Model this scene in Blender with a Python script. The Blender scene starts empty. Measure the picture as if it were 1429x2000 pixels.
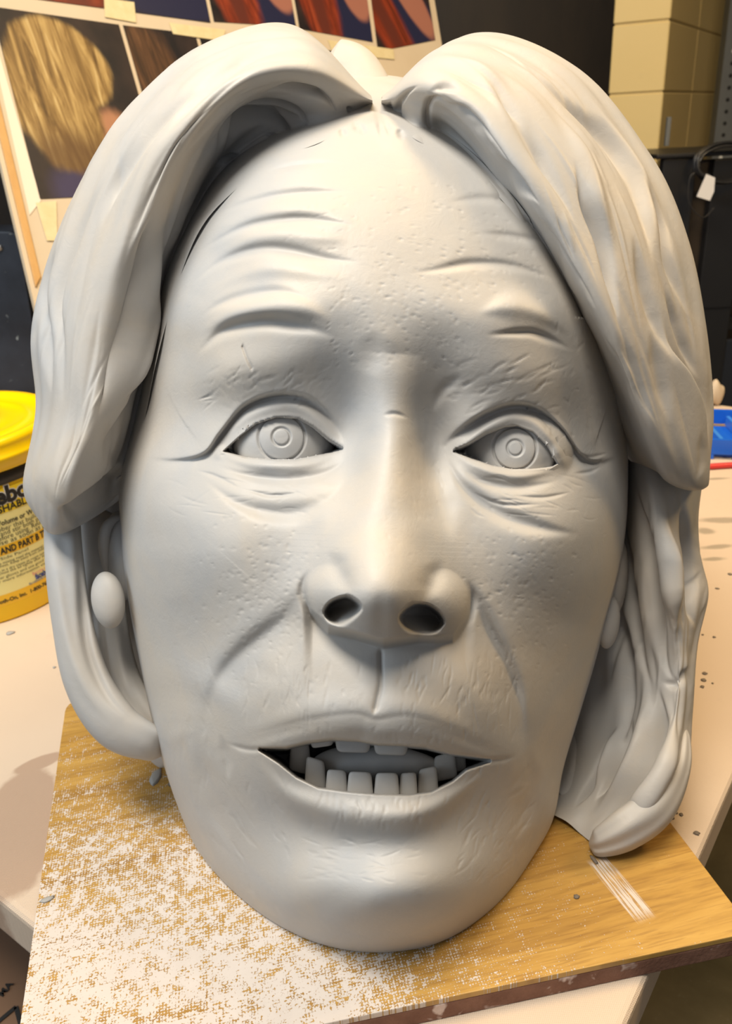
import bpy, bmesh, math, random
import numpy as np
from mathutils import Vector, Matrix

# ------------------------------------------------------------------ camera
SC = bpy.context.scene
COL = SC.collection
IW, IH, FPX = 1429.0, 2000.0, 1620.0
PITCH, ROLL = math.radians(25.0), math.radians(3.0)
CAM = np.array([0.0, 0.0, 1.27])
_F = np.array([0.0, math.cos(PITCH), -math.sin(PITCH)])
_R0 = np.array([1.0, 0.0, 0.0]); _U0 = np.array([0.0, math.sin(PITCH), math.cos(PITCH)])
RV = math.cos(ROLL) * _R0 - math.sin(ROLL) * _U0
UV = math.sin(ROLL) * _R0 + math.cos(ROLL) * _U0
cd = bpy.data.cameras.new('camera'); cam = bpy.data.objects.new('camera', cd); COL.objects.link(cam)
cd.sensor_fit = 'VERTICAL'; cd.sensor_height = 24.0; cd.lens = FPX / IH * 24.0
cd.clip_start = 0.02; cd.clip_end = 50
cd.dof.use_dof = True; cd.dof.focus_distance = 0.49; cd.dof.aperture_fstop = 9.5
M = Matrix(((RV[0], UV[0], -_F[0], CAM[0]), (RV[1], UV[1], -_F[1], CAM[1]), (RV[2], UV[2], -_F[2], CAM[2]), (0, 0, 0, 1)))
cam.matrix_world = M
SC.camera = cam
SC.view_settings.view_transform = 'Standard'; SC.view_settings.look = 'None'
SC.view_settings.gamma = 1.0; SC.view_settings.use_curve_mapping = False
SC.view_settings.exposure = 0.0

# ------------------------------------------------------------------ light
W = bpy.data.worlds.new('world'); SC.world = W; W.use_nodes = True
W.node_tree.nodes['Background'].inputs[0].default_value = (0.86, 0.9, 1.0, 1)
W.node_tree.nodes['Background'].inputs[1].default_value = 0.20

def area(name, loc, target, sx, sy, power, col):
    l = bpy.data.lights.new(name, 'AREA'); l.shape = 'RECTANGLE'; l.size = sx; l.size_y = sy
    l.energy = power; l.color = col
    o = bpy.data.objects.new(name, l); COL.objects.link(o); o.location = loc
    o.rotation_euler = (Vector(target) - Vector(loc)).to_track_quat('-Z', 'Y').to_euler()
    return o
HEADC = (0.0, 0.55, 1.05)
area('window_light', (-2.0, -0.1, 1.9), HEADC, 2.0, 1.6, 25, (0.72, 0.86, 1.0))
area('ceiling_lamp_light', (-0.45, 0.12, 2.98), (0.0, 0.6, 1.0), 1.3, 0.6, 62, (1.0, 0.93, 0.82))
area('warm_lamp_light', (0.40, 1.10, 2.95), (0.6, 1.2, 0.8), 0.9, 0.4, 26, (1.0, 0.72, 0.38))
area('bench_lamp_light', (1.05, 0.75, 1.75), (0.72, 0.98, 0.75), 0.25, 0.25, 7, (1.0, 0.68, 0.32))

# ------------------------------------------------------------------ helpers
def P(x, y, depth):
    """photo pixel + depth along the lens axis -> world point (where that spot of the thing stands)"""
    x = np.asarray(x, float); y = np.asarray(y, float); depth = np.asarray(depth, float)
    d = _F + ((x - 714.5) / FPX)[..., None] * RV - ((y - 1000.0) / FPX)[..., None] * UV
    return CAM + depth[..., None] * d
def PZ(x, y, z):
    d = _F + (x - 714.5) / FPX * RV - (y - 1000.0) / FPX * UV
    return Vector(CAM + d * ((z - CAM[2]) / d[2]))
def PY(x, y, yy):
    d = _F + (x - 714.5) / FPX * RV - (y - 1000.0) / FPX * UV
    return Vector(CAM + d * ((yy - CAM[1]) / d[1]))

def mesh_np(name, verts, quads, mat=None, parent=None, smooth=True):
    me = bpy.data.meshes.new(name)
    verts = np.ascontiguousarray(verts, np.float32); quads = np.ascontiguousarray(quads, np.int32)
    n = len(quads)
    me.vertices.add(len(verts)); me.vertices.foreach_set('co', verts.ravel())
    me.loops.add(n * 4); me.loops.foreach_set('vertex_index', quads.ravel())
    me.polygons.add(n)
    me.polygons.foreach_set('loop_start', np.arange(0, n * 4, 4, dtype=np.int32))
    me.polygons.foreach_set('loop_total', np.full(n, 4, np.int32))
    if smooth: me.polygons.foreach_set('use_smooth', np.ones(n, bool))
    me.update(calc_edges=True); me.validate()
    o = bpy.data.objects.new(name, me); COL.objects.link(o)
    if mat: me.materials.append(mat)
    if parent: adopt(o, parent)
    return o
def adopt(o, parent):
    o.parent = parent
    o.matrix_parent_inverse = Matrix.Translation(parent.location).inverted() if parent.type == 'EMPTY' and parent.parent is None else parent.matrix_world.inverted()
def tag(o, label=None, cat=None, group=None, kind=None):
    if label: o['label'] = label
    if cat: o['category'] = cat
    if group: o['group'] = group
    if kind: o['kind'] = kind
    return o
def empty(name, loc, label, cat, group=None):
    o = bpy.data.objects.new(name, None); COL.objects.link(o); o.location = loc; o.empty_display_size = 0.02
    bpy.context.view_layer.update()
    return tag(o, label, cat, group)
def ob(name, bm, mat=None, parent=None, smooth=False, bevel=0.0, seg=2):
    if bevel > 0:
        bmesh.ops.bevel(bm, geom=list(bm.edges), offset=bevel, segments=seg, profile=0.6, affect='EDGES', clamp_overlap=True)
    bmesh.ops.recalc_face_normals(bm, faces=bm.faces)
    me = bpy.data.meshes.new(name); bm.to_mesh(me); bm.free()
    if smooth:
        for p in me.polygons: p.use_smooth = True
    o = bpy.data.objects.new(name, me); COL.objects.link(o)
    if mat: me.materials.append(mat)
    if parent: adopt(o, parent)
    return o
def hexa(bm, pts):
    v = [bm.verts.new(p) for p in pts]
    for f in ((0, 3, 2, 1), (4, 5, 6, 7), (0, 1, 5, 4), (1, 2, 6, 5), (2, 3, 7, 6), (3, 0, 4, 7)):
        bm.faces.new([v[i] for i in f])
    return v
def slab(bm, quad, thick, down=Vector((0, 0, -1))):
    q = [Vector(p) for p in quad]
    return hexa(bm, [p + down * thick for p in q] + q)
def box(bm, c, s, rz=0.0):
    c = Vector(c); ca, sa = math.cos(rz), math.sin(rz)
    def t(x, y, z): return c + Vector((x * ca - y * sa, x * sa + y * ca, z))
    a, b, d = s[0] / 2, s[1] / 2, s[2] / 2
    return hexa(bm, [t(-a, -b, -d), t(a, -b, -d), t(a, b, -d), t(-a, b, -d), t(-a, -b, d), t(a, -b, d), t(a, b, d), t(-a, b, d)])
def lathe(bm, c, prof, seg=64, caps=True):
    rings = []
    for r, z in prof:
        rings.append([bm.verts.new((c[0] + r * math.cos(2 * math.pi * i / seg), c[1] + r * math.sin(2 * math.pi * i / seg), c[2] + z)) for i in range(seg)])
    for a, b in zip(rings, rings[1:]):
        for i in range(seg):
            bm.faces.new((a[i], a[(i + 1) % seg], b[(i + 1) % seg], b[i]))
    if caps:
        bm.faces.new(rings[0][::-1]); bm.faces.new(rings[-1])
def tube(bm, pts, r, seg=8):
    pts = [Vector(p) for p in pts]; rings = []
    for i, p in enumerate(pts):
        t = (pts[min(i + 1, len(pts) - 1)] - pts[max(i - 1, 0)]).normalized()
        a = t.orthogonal().normalized() if i == 0 else (a - t * a.dot(t)).normalized()
        b = t.cross(a)
        rr = r[i] if isinstance(r, (list, tuple)) else r
        rings.append([bm.verts.new(p + rr * (math.cos(2 * math.pi * k / seg) * a + math.sin(2 * math.pi * k / seg) * b)) for k in range(seg)])
    for A, B in zip(rings, rings[1:]):
        for k in range(seg): bm.faces.new((A[k], A[(k + 1) % seg], B[(k + 1) % seg], B[k]))
    bm.faces.new(rings[0][::-1]); bm.faces.new(rings[-1])

# ------------------------------------------------------------------ materials
def mat(name, base=(0.5, 0.5, 0.5), rough=0.6, metal=0.0, spec=0.5):
    m = bpy.data.materials.new(name); m.use_nodes = True
    b = m.node_tree.nodes['Principled BSDF']
    b.inputs['Base Color'].default_value = (*base, 1); b.inputs['Roughness'].default_value = rough
    b.inputs['Metallic'].default_value = metal; b.inputs['Specular IOR Level'].default_value = spec
    return m
class NT:
    def __init__(s, m): s.m = m; s.t = m.node_tree; s.b = s.t.nodes['Principled BSDF']
    def n(s, ty, **k):
        o = s.t.nodes.new(ty)
        for a, v in k.items():
            if hasattr(o, a): setattr(o, a, v)
            else: o.inputs[a.replace('_', ' ')].default_value = v
        return o
    def l(s, a, b): s.t.links.new(a, b)
    def coord(s, scale=(1, 1, 1), rot=(0, 0, 0), which='Object'):
        c = s.n('ShaderNodeTexCoord'); mp = s.n('ShaderNodeMapping')
        mp.inputs['Scale'].default_value = scale; mp.inputs['Rotation'].default_value = rot
        s.l(c.outputs[which], mp.inputs[0]); return mp.outputs[0]
    def noise(s, vec, scale, detail=4, rough=0.55, dist=0.0):
        o = s.n('ShaderNodeTexNoise'); o.inputs['Scale'].default_value = scale; o.inputs['Detail'].default_value = detail
        o.inputs['Roughness'].default_value = rough; o.inputs['Distortion'].default_value = dist
        s.l(vec, o.inputs['Vector']); return o.outputs['Fac']
    def ramp(s, fac, stops):
        o = s.n('ShaderNodeValToRGB'); e = o.color_ramp.elements
        while len(e) < len(stops): e.new(0.5)
        for el, (p, c) in zip(e, stops):
            el.position = p; el.color = (*c, 1) if len(c) == 3 else c
        s.l(fac, o.inputs[0]); return o.outputs[0]
    def mix(s, fac, a, b, blend='MIX'):
        o = s.n('ShaderNodeMix'); o.data_type = 'RGBA'; o.blend_type = blend
        for sock, v in ((o.inputs[0], fac), (o.inputs[6], a), (o.inputs[7], b)):
            if isinstance(v, (int, float)): sock.default_value = v
            elif isinstance(v, tuple): sock.default_value = (*v, 1)
            else: s.l(v, sock)
        return o.outputs[2]
    def math(s, op, a, b=None, clamp=False):
        o = s.n('ShaderNodeMath'); o.operation = op; o.use_clamp = clamp
        for sock, v in zip(o.inputs, (a, b)):
            if v is None: continue
            if isinstance(v, (int, float)): sock.default_value = v
            else: s.l(v, sock)
        return o.outputs[0]
    def bump(s, h, strength=0.3, dist=0.001, prev=None):
        o = s.n('ShaderNodeBump'); o.inputs['Strength'].default_value = strength; o.inputs['Distance'].default_value = dist
        s.l(h, o.inputs['Height'])
        if prev: s.l(prev, o.inputs['Normal'])
        return o.outputs[0]
    def color(s, c): s.l(c, s.b.inputs['Base Color'])
    def normal(s, n): s.l(n, s.b.inputs['Normal'])
    def rough(s, r): s.l(r, s.b.inputs['Roughness'])

def clay_material(name, base=(0.47, 0.45, 0.42), warm=(0.515, 0.465, 0.40), cool=(0.42, 0.425, 0.43), pore=0.12):
    m = mat(name, base, 0.5, 0, 0.4); k = NT(m)
    v = k.coord()
    a = k.noise(v, 9, 5, 0.6, 0.6); b = k.noise(v, 30, 4, 0.6, 1.2)
    c = k.mix(k.ramp(a, [(0.35, (0, 0, 0)), (0.65, (1, 1, 1))]), cool, warm)
    c = k.mix(k.ramp(b, [(0.3, (0, 0, 0)), (0.7, (0.55, 0.55, 0.55))]), c, base)
    k.color(c)
    k.rough(k.ramp(b, [(0.3, (0.43,) * 3), (0.75, (0.58,) * 3)]))
    n1 = k.bump(k.noise(v, 120, 5, 0.6, 0.8), 0.18, 0.0012)
    n2 = k.bump(k.noise(v, 700, 2, 0.5), pore, 0.0004, n1)
    k.normal(n2)
    return m
CLAY = clay_material('grey_clay')
CLAY_HAIR = clay_material('grey_clay_hair', pore=0.05)

# ------------------------------------------------------------------ sculpting tools (heights in mm, places in photo pixels)
def smooth(a, b, x):
    t = np.clip((x - a) / (b - a), 0, 1); return t * t * (3 - 2 * t)
def smax(a, b, k):
    h = np.clip(0.5 + 0.5 * (b - a) / k, 0, 1); return a + (b - a) * h + k * h * (1 - h)
def smin(a, b, k): return -smax(-a, -b, k)
def cr(pts, n, closed=False):
    """Catmull-Rom (centripetal-ish, by chord) resample of control points"""
    p = np.asarray(pts, float)
    if closed: p = np.vstack([p[-1:], p, p[:2]])
    else: p = np.vstack([2 * p[0] - p[1], p, 2 * p[-1] - p[-2]])
    m = len(p) - 3
    t = np.linspace(0, m, n, endpoint=not closed); i = np.minimum(t.astype(int), m - 1); f = (t - i)[:, None]
    a, b, c, d = p[i], p[i + 1], p[i + 2], p[i + 3]
    return 0.5 * (2 * b + (c - a) * f + (2 * a - 5 * b + 4 * c - d) * f ** 2 + (3 * b - a - 3 * c + d) * f ** 3)
def poly_dist(x, y, line):
    """distance, signed distance (+ on the left of travel in picture, i.e. (ty,-tx) side) and 0..1 position along"""
    L = np.asarray(line, float); seg = L[1:] - L[:-1]; ln = np.hypot(seg[:, 0], seg[:, 1]) + 1e-9
    cum = np.concatenate([[0], np.cumsum(ln)]); tot = cum[-1]
    best = np.full(x.shape, 1e18); sd = np.zeros(x.shape); al = np.zeros(x.shape)
    for i in range(len(seg)):
        dx = x - L[i, 0]; dy = y - L[i, 1]; ux, uy = seg[i] / ln[i]
        t = np.clip(dx * ux + dy * uy, 0, ln[i]); ex = dx - t * ux; ey = dy - t * uy
        d2 = ex * ex + ey * ey; m = d2 < best
        best = np.where(m, d2, best); sd = np.where(m, dx * uy - dy * ux, sd); al = np.where(m, (cum[i] + t) / tot, al)
    d = np.sqrt(best); return d, np.where(sd >= 0, d, -d), al
def inside(x, y, poly):
    p = np.asarray(poly, float); r = np.zeros(x.shape, bool); j = len(p) - 1
    for i in range(len(p)):
        c = ((p[i, 1] > y) != (p[j, 1] > y)) & (x < (p[j, 0] - p[i, 0]) * (y - p[i, 1]) / (p[j, 1] - p[i, 1] + 1e-12) + p[i, 0])
        r ^= c; j = i
    return r
def along(al, v):
    if not isinstance(v, (list, tuple)): return v
    c = cr([(i, q) for i, q in enumerate(v)], 121)[:, 1]
    return np.interp(al, np.linspace(0, 1, 121), c)
class Sculpt:
    def __init__(s, x, y, z): s.x, s.y, s.z = x, y, z; s.fade = np.ones_like(x)
    def box(s, x0, y0, x1, y1):
        return np.nonzero((s.x > x0) & (s.x < x1) & (s.y > y0) & (s.y < y1))[0]
    def g(s, cx, cy, sx, sy, amp, rot=0.0, pw=2.0):
        r = 4.3 * max(sx, sy); i = s.box(cx - r, cy - r, cx + r, cy + r)
        c, n = math.cos(math.radians(rot)), math.sin(math.radians(rot))
        dx, dy = s.x[i] - cx, s.y[i] - cy; a = (dx * c + dy * n) / sx; b = (-dx * n + dy * c) / sy
        s.z[i] += amp * s.fade[i] * np.exp(-0.5 * (a * a + b * b) ** (pw / 2))
    def ell(s, cx, cy, rx, ry, top, h, k, rot=0.0, pw=2.0, add=False):
        """smooth union with an ellipsoid cap whose crown is at height top and which is h deep"""
        r = 1.7 * max(rx, ry); i = s.box(cx - r, cy - r, cx + r, cy + r)
        c, n = math.cos(math.radians(rot)), math.sin(math.radians(rot))
        dx, dy = s.x[i] - cx, s.y[i] - cy; a = (dx * c + dy * n) / rx; b = (-dx * n + dy * c) / ry
        q = (np.abs(a) ** pw + np.abs(b) ** pw) ** (2 / pw)
        cap = np.where(q < 1, top - h + h * np.sqrt(np.maximum(1 - q, 0)), top - h - h * 1.2 * (np.sqrt(q) - 1) * 2)
        s.z[i] = smax(s.z[i], cap, k)
    def line(s, pts, w, amp, n=40, taper=0.4, curve=True, pw=2.0):
        """ridge (amp>0) or groove (amp<0); w and amp may be lists along the stroke"""
        L = cr(pts, n) if curve and len(pts) > 2 else np.asarray(pts, float)
        wm = max(w) if isinstance(w, (list, tuple)) else w
        i = s.box(L[:, 0].min() - 4 * wm, L[:, 1].min() - 4 * wm, L[:, 0].max() + 4 * wm, L[:, 1].max() + 4 * wm)
        if len(i) == 0: return
        d, sd, al = poly_dist(s.x[i], s.y[i], L)
        W_ = along(al, w)
        A = along(al, amp)
        e = smooth(0, 1, np.minimum(al, 1 - al) / taper) if taper > 0 else 1.0
        s.z[i] += A * e * s.fade[i] * np.exp(-(d / (W_ * (0.45 + 0.55 * e))) ** pw)
    def fold(s, pts, up, wu, down, wd, n=40, taper=0.2, soft=3.0):
        """a step along a stroke: rises by up (fading over wu) on the + side, sinks by down (over wd) on the - side"""
        L = cr(pts, n); wm = max(wu, wd)
        i = s.box(L[:, 0].min() - 4 * wm, L[:, 1].min() - 4 * wm, L[:, 0].max() + 4 * wm, L[:, 1].max() + 4 * wm)
        d, sd, al = poly_dist(s.x[i], s.y[i], L)
        e = smooth(0, 1, np.minimum(al, 1 - al) / taper) if taper > 0 else 1.0
        q = 0.5 + 0.5 * np.tanh(sd / soft)
        f = q * up * np.exp(-(d / wu) ** 1.5) - (1 - q) * down * np.exp(-(d / wd) ** 1.5)
        s.z[i] += f * e * s.fade[i]
    def hole(s, poly, depth, soft_out, soft_in, floor=None):
        """press the area inside a closed outline down to a floor height (mm)"""
        p = np.asarray(poly, float); m = 4 * soft_out + 5
        i = s.box(p[:, 0].min() - m, p[:, 1].min() - m, p[:, 0].max() + m, p[:, 1].max() + m)
        d, _, _ = poly_dist(s.x[i], s.y[i], np.vstack([p, p[:1]])); ins = inside(s.x[i], s.y[i], p)
        sd = np.where(ins, d, -d); q = smooth(-soft_out, soft_in, sd)
        s.z[i] = s.z[i] * (1 - q) + depth * q
def grid_quads(nu, nv, wrap_u=False, wrap_v=False, off=0):
    iu = np.arange(nu if wrap_u else nu - 1); iv = np.arange(nv if wrap_v else nv - 1)
    a, b = np.meshgrid(iu, iv, indexing='ij'); a2 = (a + 1) % nu; b2 = (b + 1) % nv
    return (np.stack([a * nv + b, a2 * nv + b, a2 * nv + b2, a * nv + b2], -1).reshape(-1, 4) + off)

def _cavity(s, poly, depth, soft_out, soft_in, dirn):
    """a hollow that starts flush on one side and is deepest under the opposite rim (dirn points to the deep side)"""
    p = cr(poly, 60, True); i = s.box(p[:, 0].min() - 20, p[:, 1].min() - 20, p[:, 0].max() + 20, p[:, 1].max() + 20)
    d, _, _ = poly_dist(s.x[i], s.y[i], np.vstack([p, p[:1]])); sd = np.where(inside(s.x[i], s.y[i], p), d, -d)
    c = p.mean(0); t = (s.x[i] - c[0]) * dirn[0] + (s.y[i] - c[1]) * dirn[1]; pt = (p[:, 0] - c[0]) * dirn[0] + (p[:, 1] - c[1]) * dirn[1]
    u = np.clip((t - pt.min()) / (pt.max() - pt.min()), 0, 1)
    s.z[i] -= depth * (0.12 + 0.88 * smooth(0.0, 0.75, u)) * smooth(-soft_out, soft_in, sd)
Sculpt.cavity = _cavity

# ------------------------------------------------------------------ the sculpture: face
rng = np.random.default_rng(7)
CH = P(735, 1000, 0.62)
HEAD = empty('clay_head_sculpture', (float(CH[0]), float(CH[1]), 0.772),
             'oversized grey clay head with open mouth and parted hair on the wooden board', 'sculpture')
FC = np.array([735.0, 1100.0])
FACE_OUT = [(232, 960), (236, 1040), (240, 1100), (255, 1200), (280, 1330), (310, 1460), (345, 1570), (385, 1660), (440, 1740), (515, 1815),
            (600, 1875), (680, 1905), (760, 1911), (850, 1886), (935, 1820), (1005, 1740), (1055, 1655), (1083, 1590), (1100, 1500),
            (1130, 1400), (1160, 1300), (1187, 1200), (1210, 1110), (1222, 1030), (1226, 960), (1226, 860), (1222, 740), (1205, 600), (1165, 460), (1090, 330),
            (970, 225), (840, 165), (720, 145), (590, 165), (470, 250), (375, 390), (315, 520), (285, 660), (262, 780), (240, 880)]
def face_radius(th):
    c = cr(FACE_OUT, 1600, True); a = np.arctan2(c[:, 1] - FC[1], c[:, 0] - FC[0]); r = np.hypot(c[:, 0] - FC[0], c[:, 1] - FC[1])
    o = np.argsort(a); a, r = a[o], r[o]
    return np.interp(th, np.concatenate([a - 2 * np.pi, a, a + 2 * np.pi]), np.concatenate([r, r, r]))
MOUTH = [(508, 1464), (560, 1463), (600, 1453), (650, 1447), (700, 1450), (740, 1457), (780, 1458), (830, 1462), (880, 1475), (955, 1486),
         (910, 1501), (882, 1524), (842, 1544), (800, 1550), (740, 1549), (680, 1544), (622, 1536), (580, 1516), (545, 1488)]
EYE_L = [(438, 881), (470, 852), (500, 830), (540, 817), (580, 819), (610, 836), (640, 861), (668, 877), (645, 884), (620, 889), (580, 896), (530, 896), (480, 893)]
EYE_R = [(886, 881), (915, 869), (950, 849), (985, 836), (1010, 833), (1040, 845), (1066, 871), (1088, 908), (1070, 912), (1040, 915), (1000, 916), (960, 909), (920, 895)]
NOS_L = [(634, 1196), (646, 1176), (672, 1165), (690, 1170), (704, 1184), (694, 1202), (668, 1221), (646, 1214)]
NOS_R = [(780, 1206), (795, 1187), (815, 1179), (840, 1184), (859, 1201), (864, 1219), (846, 1236), (816, 1240), (790, 1226)]

HAIRLINE = [(285, 690), (315, 560), (345, 500), (430, 385), (545, 303), (640, 268), (735, 248), (800, 262), (865, 292), (945, 348), (1020, 440), (1085, 560), (1150, 700)]
EL, ER, EYE_R_MM, EZL, EZR = (554, 866), (994, 884), 34.0, -11.5, -20.5
def fine_marks(s):
    # fine tool marks: dashes, creases and pores pressed into the clay
    r = np.random.default_rng(19)
    def dash(x0, x1, y0, y1, n, ang, spread, l0, l1, w, a, bend=0.0):
        for _ in range(n):
            x, y = r.uniform(x0, x1), r.uniform(y0, y1); t = math.radians(ang + r.normal() * spread); l = r.uniform(l0, l1) / 2; c, q = math.cos(t), math.sin(t); k = r.normal() * bend
            s.line([(x - c * l, y - q * l), (x - q * k, y + c * k), (x + c * l, y + q * l)], w * r.uniform(0.8, 1.3), 0.5 * a * r.uniform(0.5, 1.2), n=10)
    def lumps():
        for _ in range(260):
            q = r.uniform(16, 44); s.g(r.uniform(280, 1180), r.uniform(300, 1880), q, q * r.uniform(0.5, 1), r.normal() * 0.02 * q, r.uniform(-40, 40))
    lumps()
    def dots(x0, x1, y0, y1, n, sg, a):
        for _ in range(n):
            e = r.uniform(0.7, 1.4); s.g((x0 + x1) / 2 + np.clip(r.normal() * 0.3, -0.75, 0.75) * (x1 - x0), (y0 + y1) / 2 + np.clip(r.normal() * 0.3, -0.75, 0.75) * (y1 - y0), sg * e, sg * e * r.uniform(0.7, 1.1), 0.3 * a * r.uniform(0.5, 1.3), r.uniform(0, 90))
    dash(740, 1060, 350, 600, 150, 3, 6, 8, 18, 1.7, -0.8); dash(640, 900, 560, 720, 120, -30, 25, 6, 14, 1.8, -0.7); dash(560, 740, 380, 520, 40, 5, 10, 8, 18, 1.8, -0.6)
    dash(470, 640, 1290, 1400, 34, 95, 8, 25, 70, 2.4, -0.7, 2); dash(790, 1010, 1280, 1440, 80, 95, 10, 14, 60, 2.3, -0.65, 2); dash(640, 790, 1300, 1390, 16, 90, 6, 14, 40, 2.2, -0.5)
    dash(600, 900, 1560, 1615, 46, 92, 9, 18, 46, 2.6, -0.9, 2); dash(520, 960, 1420, 1450, 40, 92, 12, 10, 24, 2.3, -0.5)
    dash(900, 1040, 1500, 1720, 60, 115, 14, 24, 80, 3.0, -0.9, 4); dash(420, 560, 1520, 1780, 40, 65, 12, 24, 90, 3.0, -0.7, 4); dash(345, 420, 1280, 1600, 24, 82, 6, 40, 110, 3.5, -0.7, 4)
    dash(600, 860, 1640, 1720, 40, 5, 14, 18, 60, 2.6, -0.5, 2)
    dash(400, 640, 720, 790, 40, -28, 12, 25, 70, 2.2, -0.8, 3); dash(430, 560, 740, 800, 20, 30, 12, 15, 40, 2.0, -0.6, 2); dash(880, 1090, 700, 800, 44, -22, 10, 25, 80, 2.3, -0.9, 4); dash(1050, 1180, 640, 860, 26, 70, 25, 10, 34, 2.4, -0.8, 2)
    dash(930, 1180, 930, 1010, 22, 10, 10, 30, 90, 2.2, -0.7, 3); dash(330, 640, 920, 1010, 26, 5, 12, 30, 90, 2.2, -0.6, 3)
    dots(420, 610, 1030, 1290, 240, 2.3, -0.8); dots(930, 1130, 1000, 1280, 200, 2.3, -0.7); dots(660, 850, 880, 1130, 90, 2.0, -0.5); dots(560, 1000, 1700, 1850, 80, 2.2, -0.5); dots(600, 1000, 400, 700, 120, 2.0, -0.6)
    dash(800, 870, 820, 1010, 50, 60, 12, 8, 22, 1.8, -0.6)
    s.line([(472, 672), (482, 700), (494, 724)], 2.0, -1.6, taper=0.1)
def build_face(NU, NV):
    a = np.linspace(-1, 1, NU); b = np.linspace(-1, 1, NV)
    A, B = np.meshgrid(a, b, indexing='ij')
    big = np.abs(A) > np.abs(B)
    with np.errstate(divide='ignore', invalid='ignore'):
        r = np.where(big, A, B); th = np.where(big, np.pi / 4 * B / A, np.pi / 2 - np.pi / 4 * A / B)
    th = np.nan_to_num(th, nan=0.0)
    X = r * np.cos(th); Y = r * np.sin(th)
    S = np.clip(np.hypot(X, Y), 0, 1); T = np.arctan2(Y, X)
    phi = np.where(S < 0.9, S / 0.9 * math.radians(90), math.radians(90) + (S - 0.9) / 0.1 * math.radians(72))
    q = np.sin(phi); R = face_radius(T)
    # a back that shrinks towards the rear
    x = FC[0] + R * q * np.cos(T); y = FC[1] + R * q * np.sin(T)
    pe = 2.3 + 1.6 * np.maximum(0, -np.sin(T)) ** 3
    prof = np.maximum(1 - np.abs(q) ** pe, 0) ** (1 / pe)
    z = np.where(phi <= np.pi / 2, -150 * (1 - prof), -150 - 190 * prof)
    x, y, z, S, phi = (v.ravel() for v in (x, y, z, S, phi))
    s = Sculpt(x, y, z)
    front = phi < math.radians(89)
    s.fade = np.where(front, 1 - smooth(0.80, 0.895, S), 0.0)
    sculpt_face(s)
    return s, front
def sculpt_face(s):
    G, L, F = s.g, s.line, s.fold
    # big forms
    G(690, 540, 300, 150, 16); G(560, 420, 170, 120, 5)
    G(735, 1390, 250, 130, 30); G(765, 1765, 170, 95, 44); G(640, 1780, 150, 80, 12); G(880, 1740, 130, 90, 12)
    G(400, 1075, 125, 140, 14); G(1095, 1085, 110, 130, 14)
    G(440, 1030, 130, 90, 9); G(1075, 1045, 110, 90, 8); G(385, 1290, 100, 110, -11); G(1095, 1300, 80, 110, -9); G(420, 1600, 70, 100, -5); G(1030, 1590, 70, 100, -5)
    G(530, 830, 120, 80, -15); G(1000, 840, 115, 82, -15)
    G(685, 845, 38, 70, -13); G(845, 860, 36, 70, -15)
    G(330, 770, 50, 110, -8); G(1180, 760, 45, 130, -8)
    # scalp falls away behind the hairline
    i = s.box(250, 0, 1200, 620)
    d, sd, al = poly_dist(s.x[i], s.y[i], cr(HAIRLINE, 80)); s.z[i] -= 38 * smooth(4, 75, np.where(inside(s.x[i], s.y[i], HAIRLINE + [(1300, 620), (1300, 900), (200, 900), (200, 620)]), 0, np.abs(d)))
    # brows
    G(520, 610, 120, 42, 8, -6); G(985, 618, 110, 45, 8, 8); G(740, 690, 75, 70, 6)
    L([(385, 655), (450, 615), (540, 597), (610, 608), (652, 642)], [14, 22, 24, 18], 5)
    L([(375, 700), (440, 645), (520, 628), (600, 640), (662, 662)], [10, 13, 14, 12], -5)
    L([(930, 612), (1000, 596), (1060, 612), (1115, 655)], [14, 22, 20, 12], 4.5)
    L([(945, 655), (1010, 649), (1050, 653), (1120, 685)], [8, 6, 8, 8], -3.5)
    G(500, 712, 115, 40, 9, -12); G(1030, 730, 115, 48, 9, 12)
    G(650, 730, 40, 70, -4, 25); G(875, 740, 38, 70, -4, -25)
    # nose
    zb = s.z.copy()
    L([(770, 690), (760, 800), (754, 900), (749, 985), (744, 1075), (743, 1152)], [50, 58, 70, 90, 116, 126], [0, 11, 24, 34, 41, 43], taper=0, pw=2.3)
    L([(700, 850), (676, 960), (632, 1050)], 30, -4); L([(828, 860), (852, 960), (884, 1060)], 28, -5)
    s.ell(650, 1158, 63, 76, 26, 46, 20, rot=14); s.ell(862, 1176, 57, 76, 25, 46, 20, rot=-14)
    G(744, 1142, 80, 58, 16)
    s.ell(749, 1178, 84, 77, 45, 52, 18, pw=2.1)
    L([(604, 1108), (590, 1150), (604, 1196), (636, 1228)], 8, -4); L([(912, 1130), (923, 1170), (912, 1214), (884, 1244)], 8, -4)
    L([(640, 1072), (664, 1120), (690, 1160)], 20, -2.5); L([(862, 1090), (844, 1136), (824, 1176)], 20, -2.5)
    G(744, 1200, 12, 30, -1.5)
    # the nose ends in a crisp underside edge above the lip
    yb = np.interp(s.x, [560, 592, 606, 640, 690, 748, 815, 850, 884, 914, 926, 960], [1120, 1150, 1196, 1229, 1240, 1257, 1247, 1249, 1246, 1206, 1150, 1110])
    cut = smooth(yb - 10, yb + 12, s.y) * (s.y > 1090) * smooth(588, 612, s.x) * (1 - smooth(906, 930, s.x))
    s.z = zb + (s.z - zb) * (1 - cut)
    # folds from nose to mouth
    F([(392, 1450), (412, 1350), (445, 1290), (500, 1238), (560, 1190), (600, 1120)], 5, 75, 4, 60, soft=13, taper=0.45)
    L([(388, 1460), (410, 1350), (445, 1288), (505, 1232), (565, 1185), (608, 1120)], [10, 14, 18, 22, 18], -1.2); G(470, 1140, 100, 80, 5, -30); G(565, 1330, 85, 70, 5); G(905, 1340, 75, 70, 3)
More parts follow.
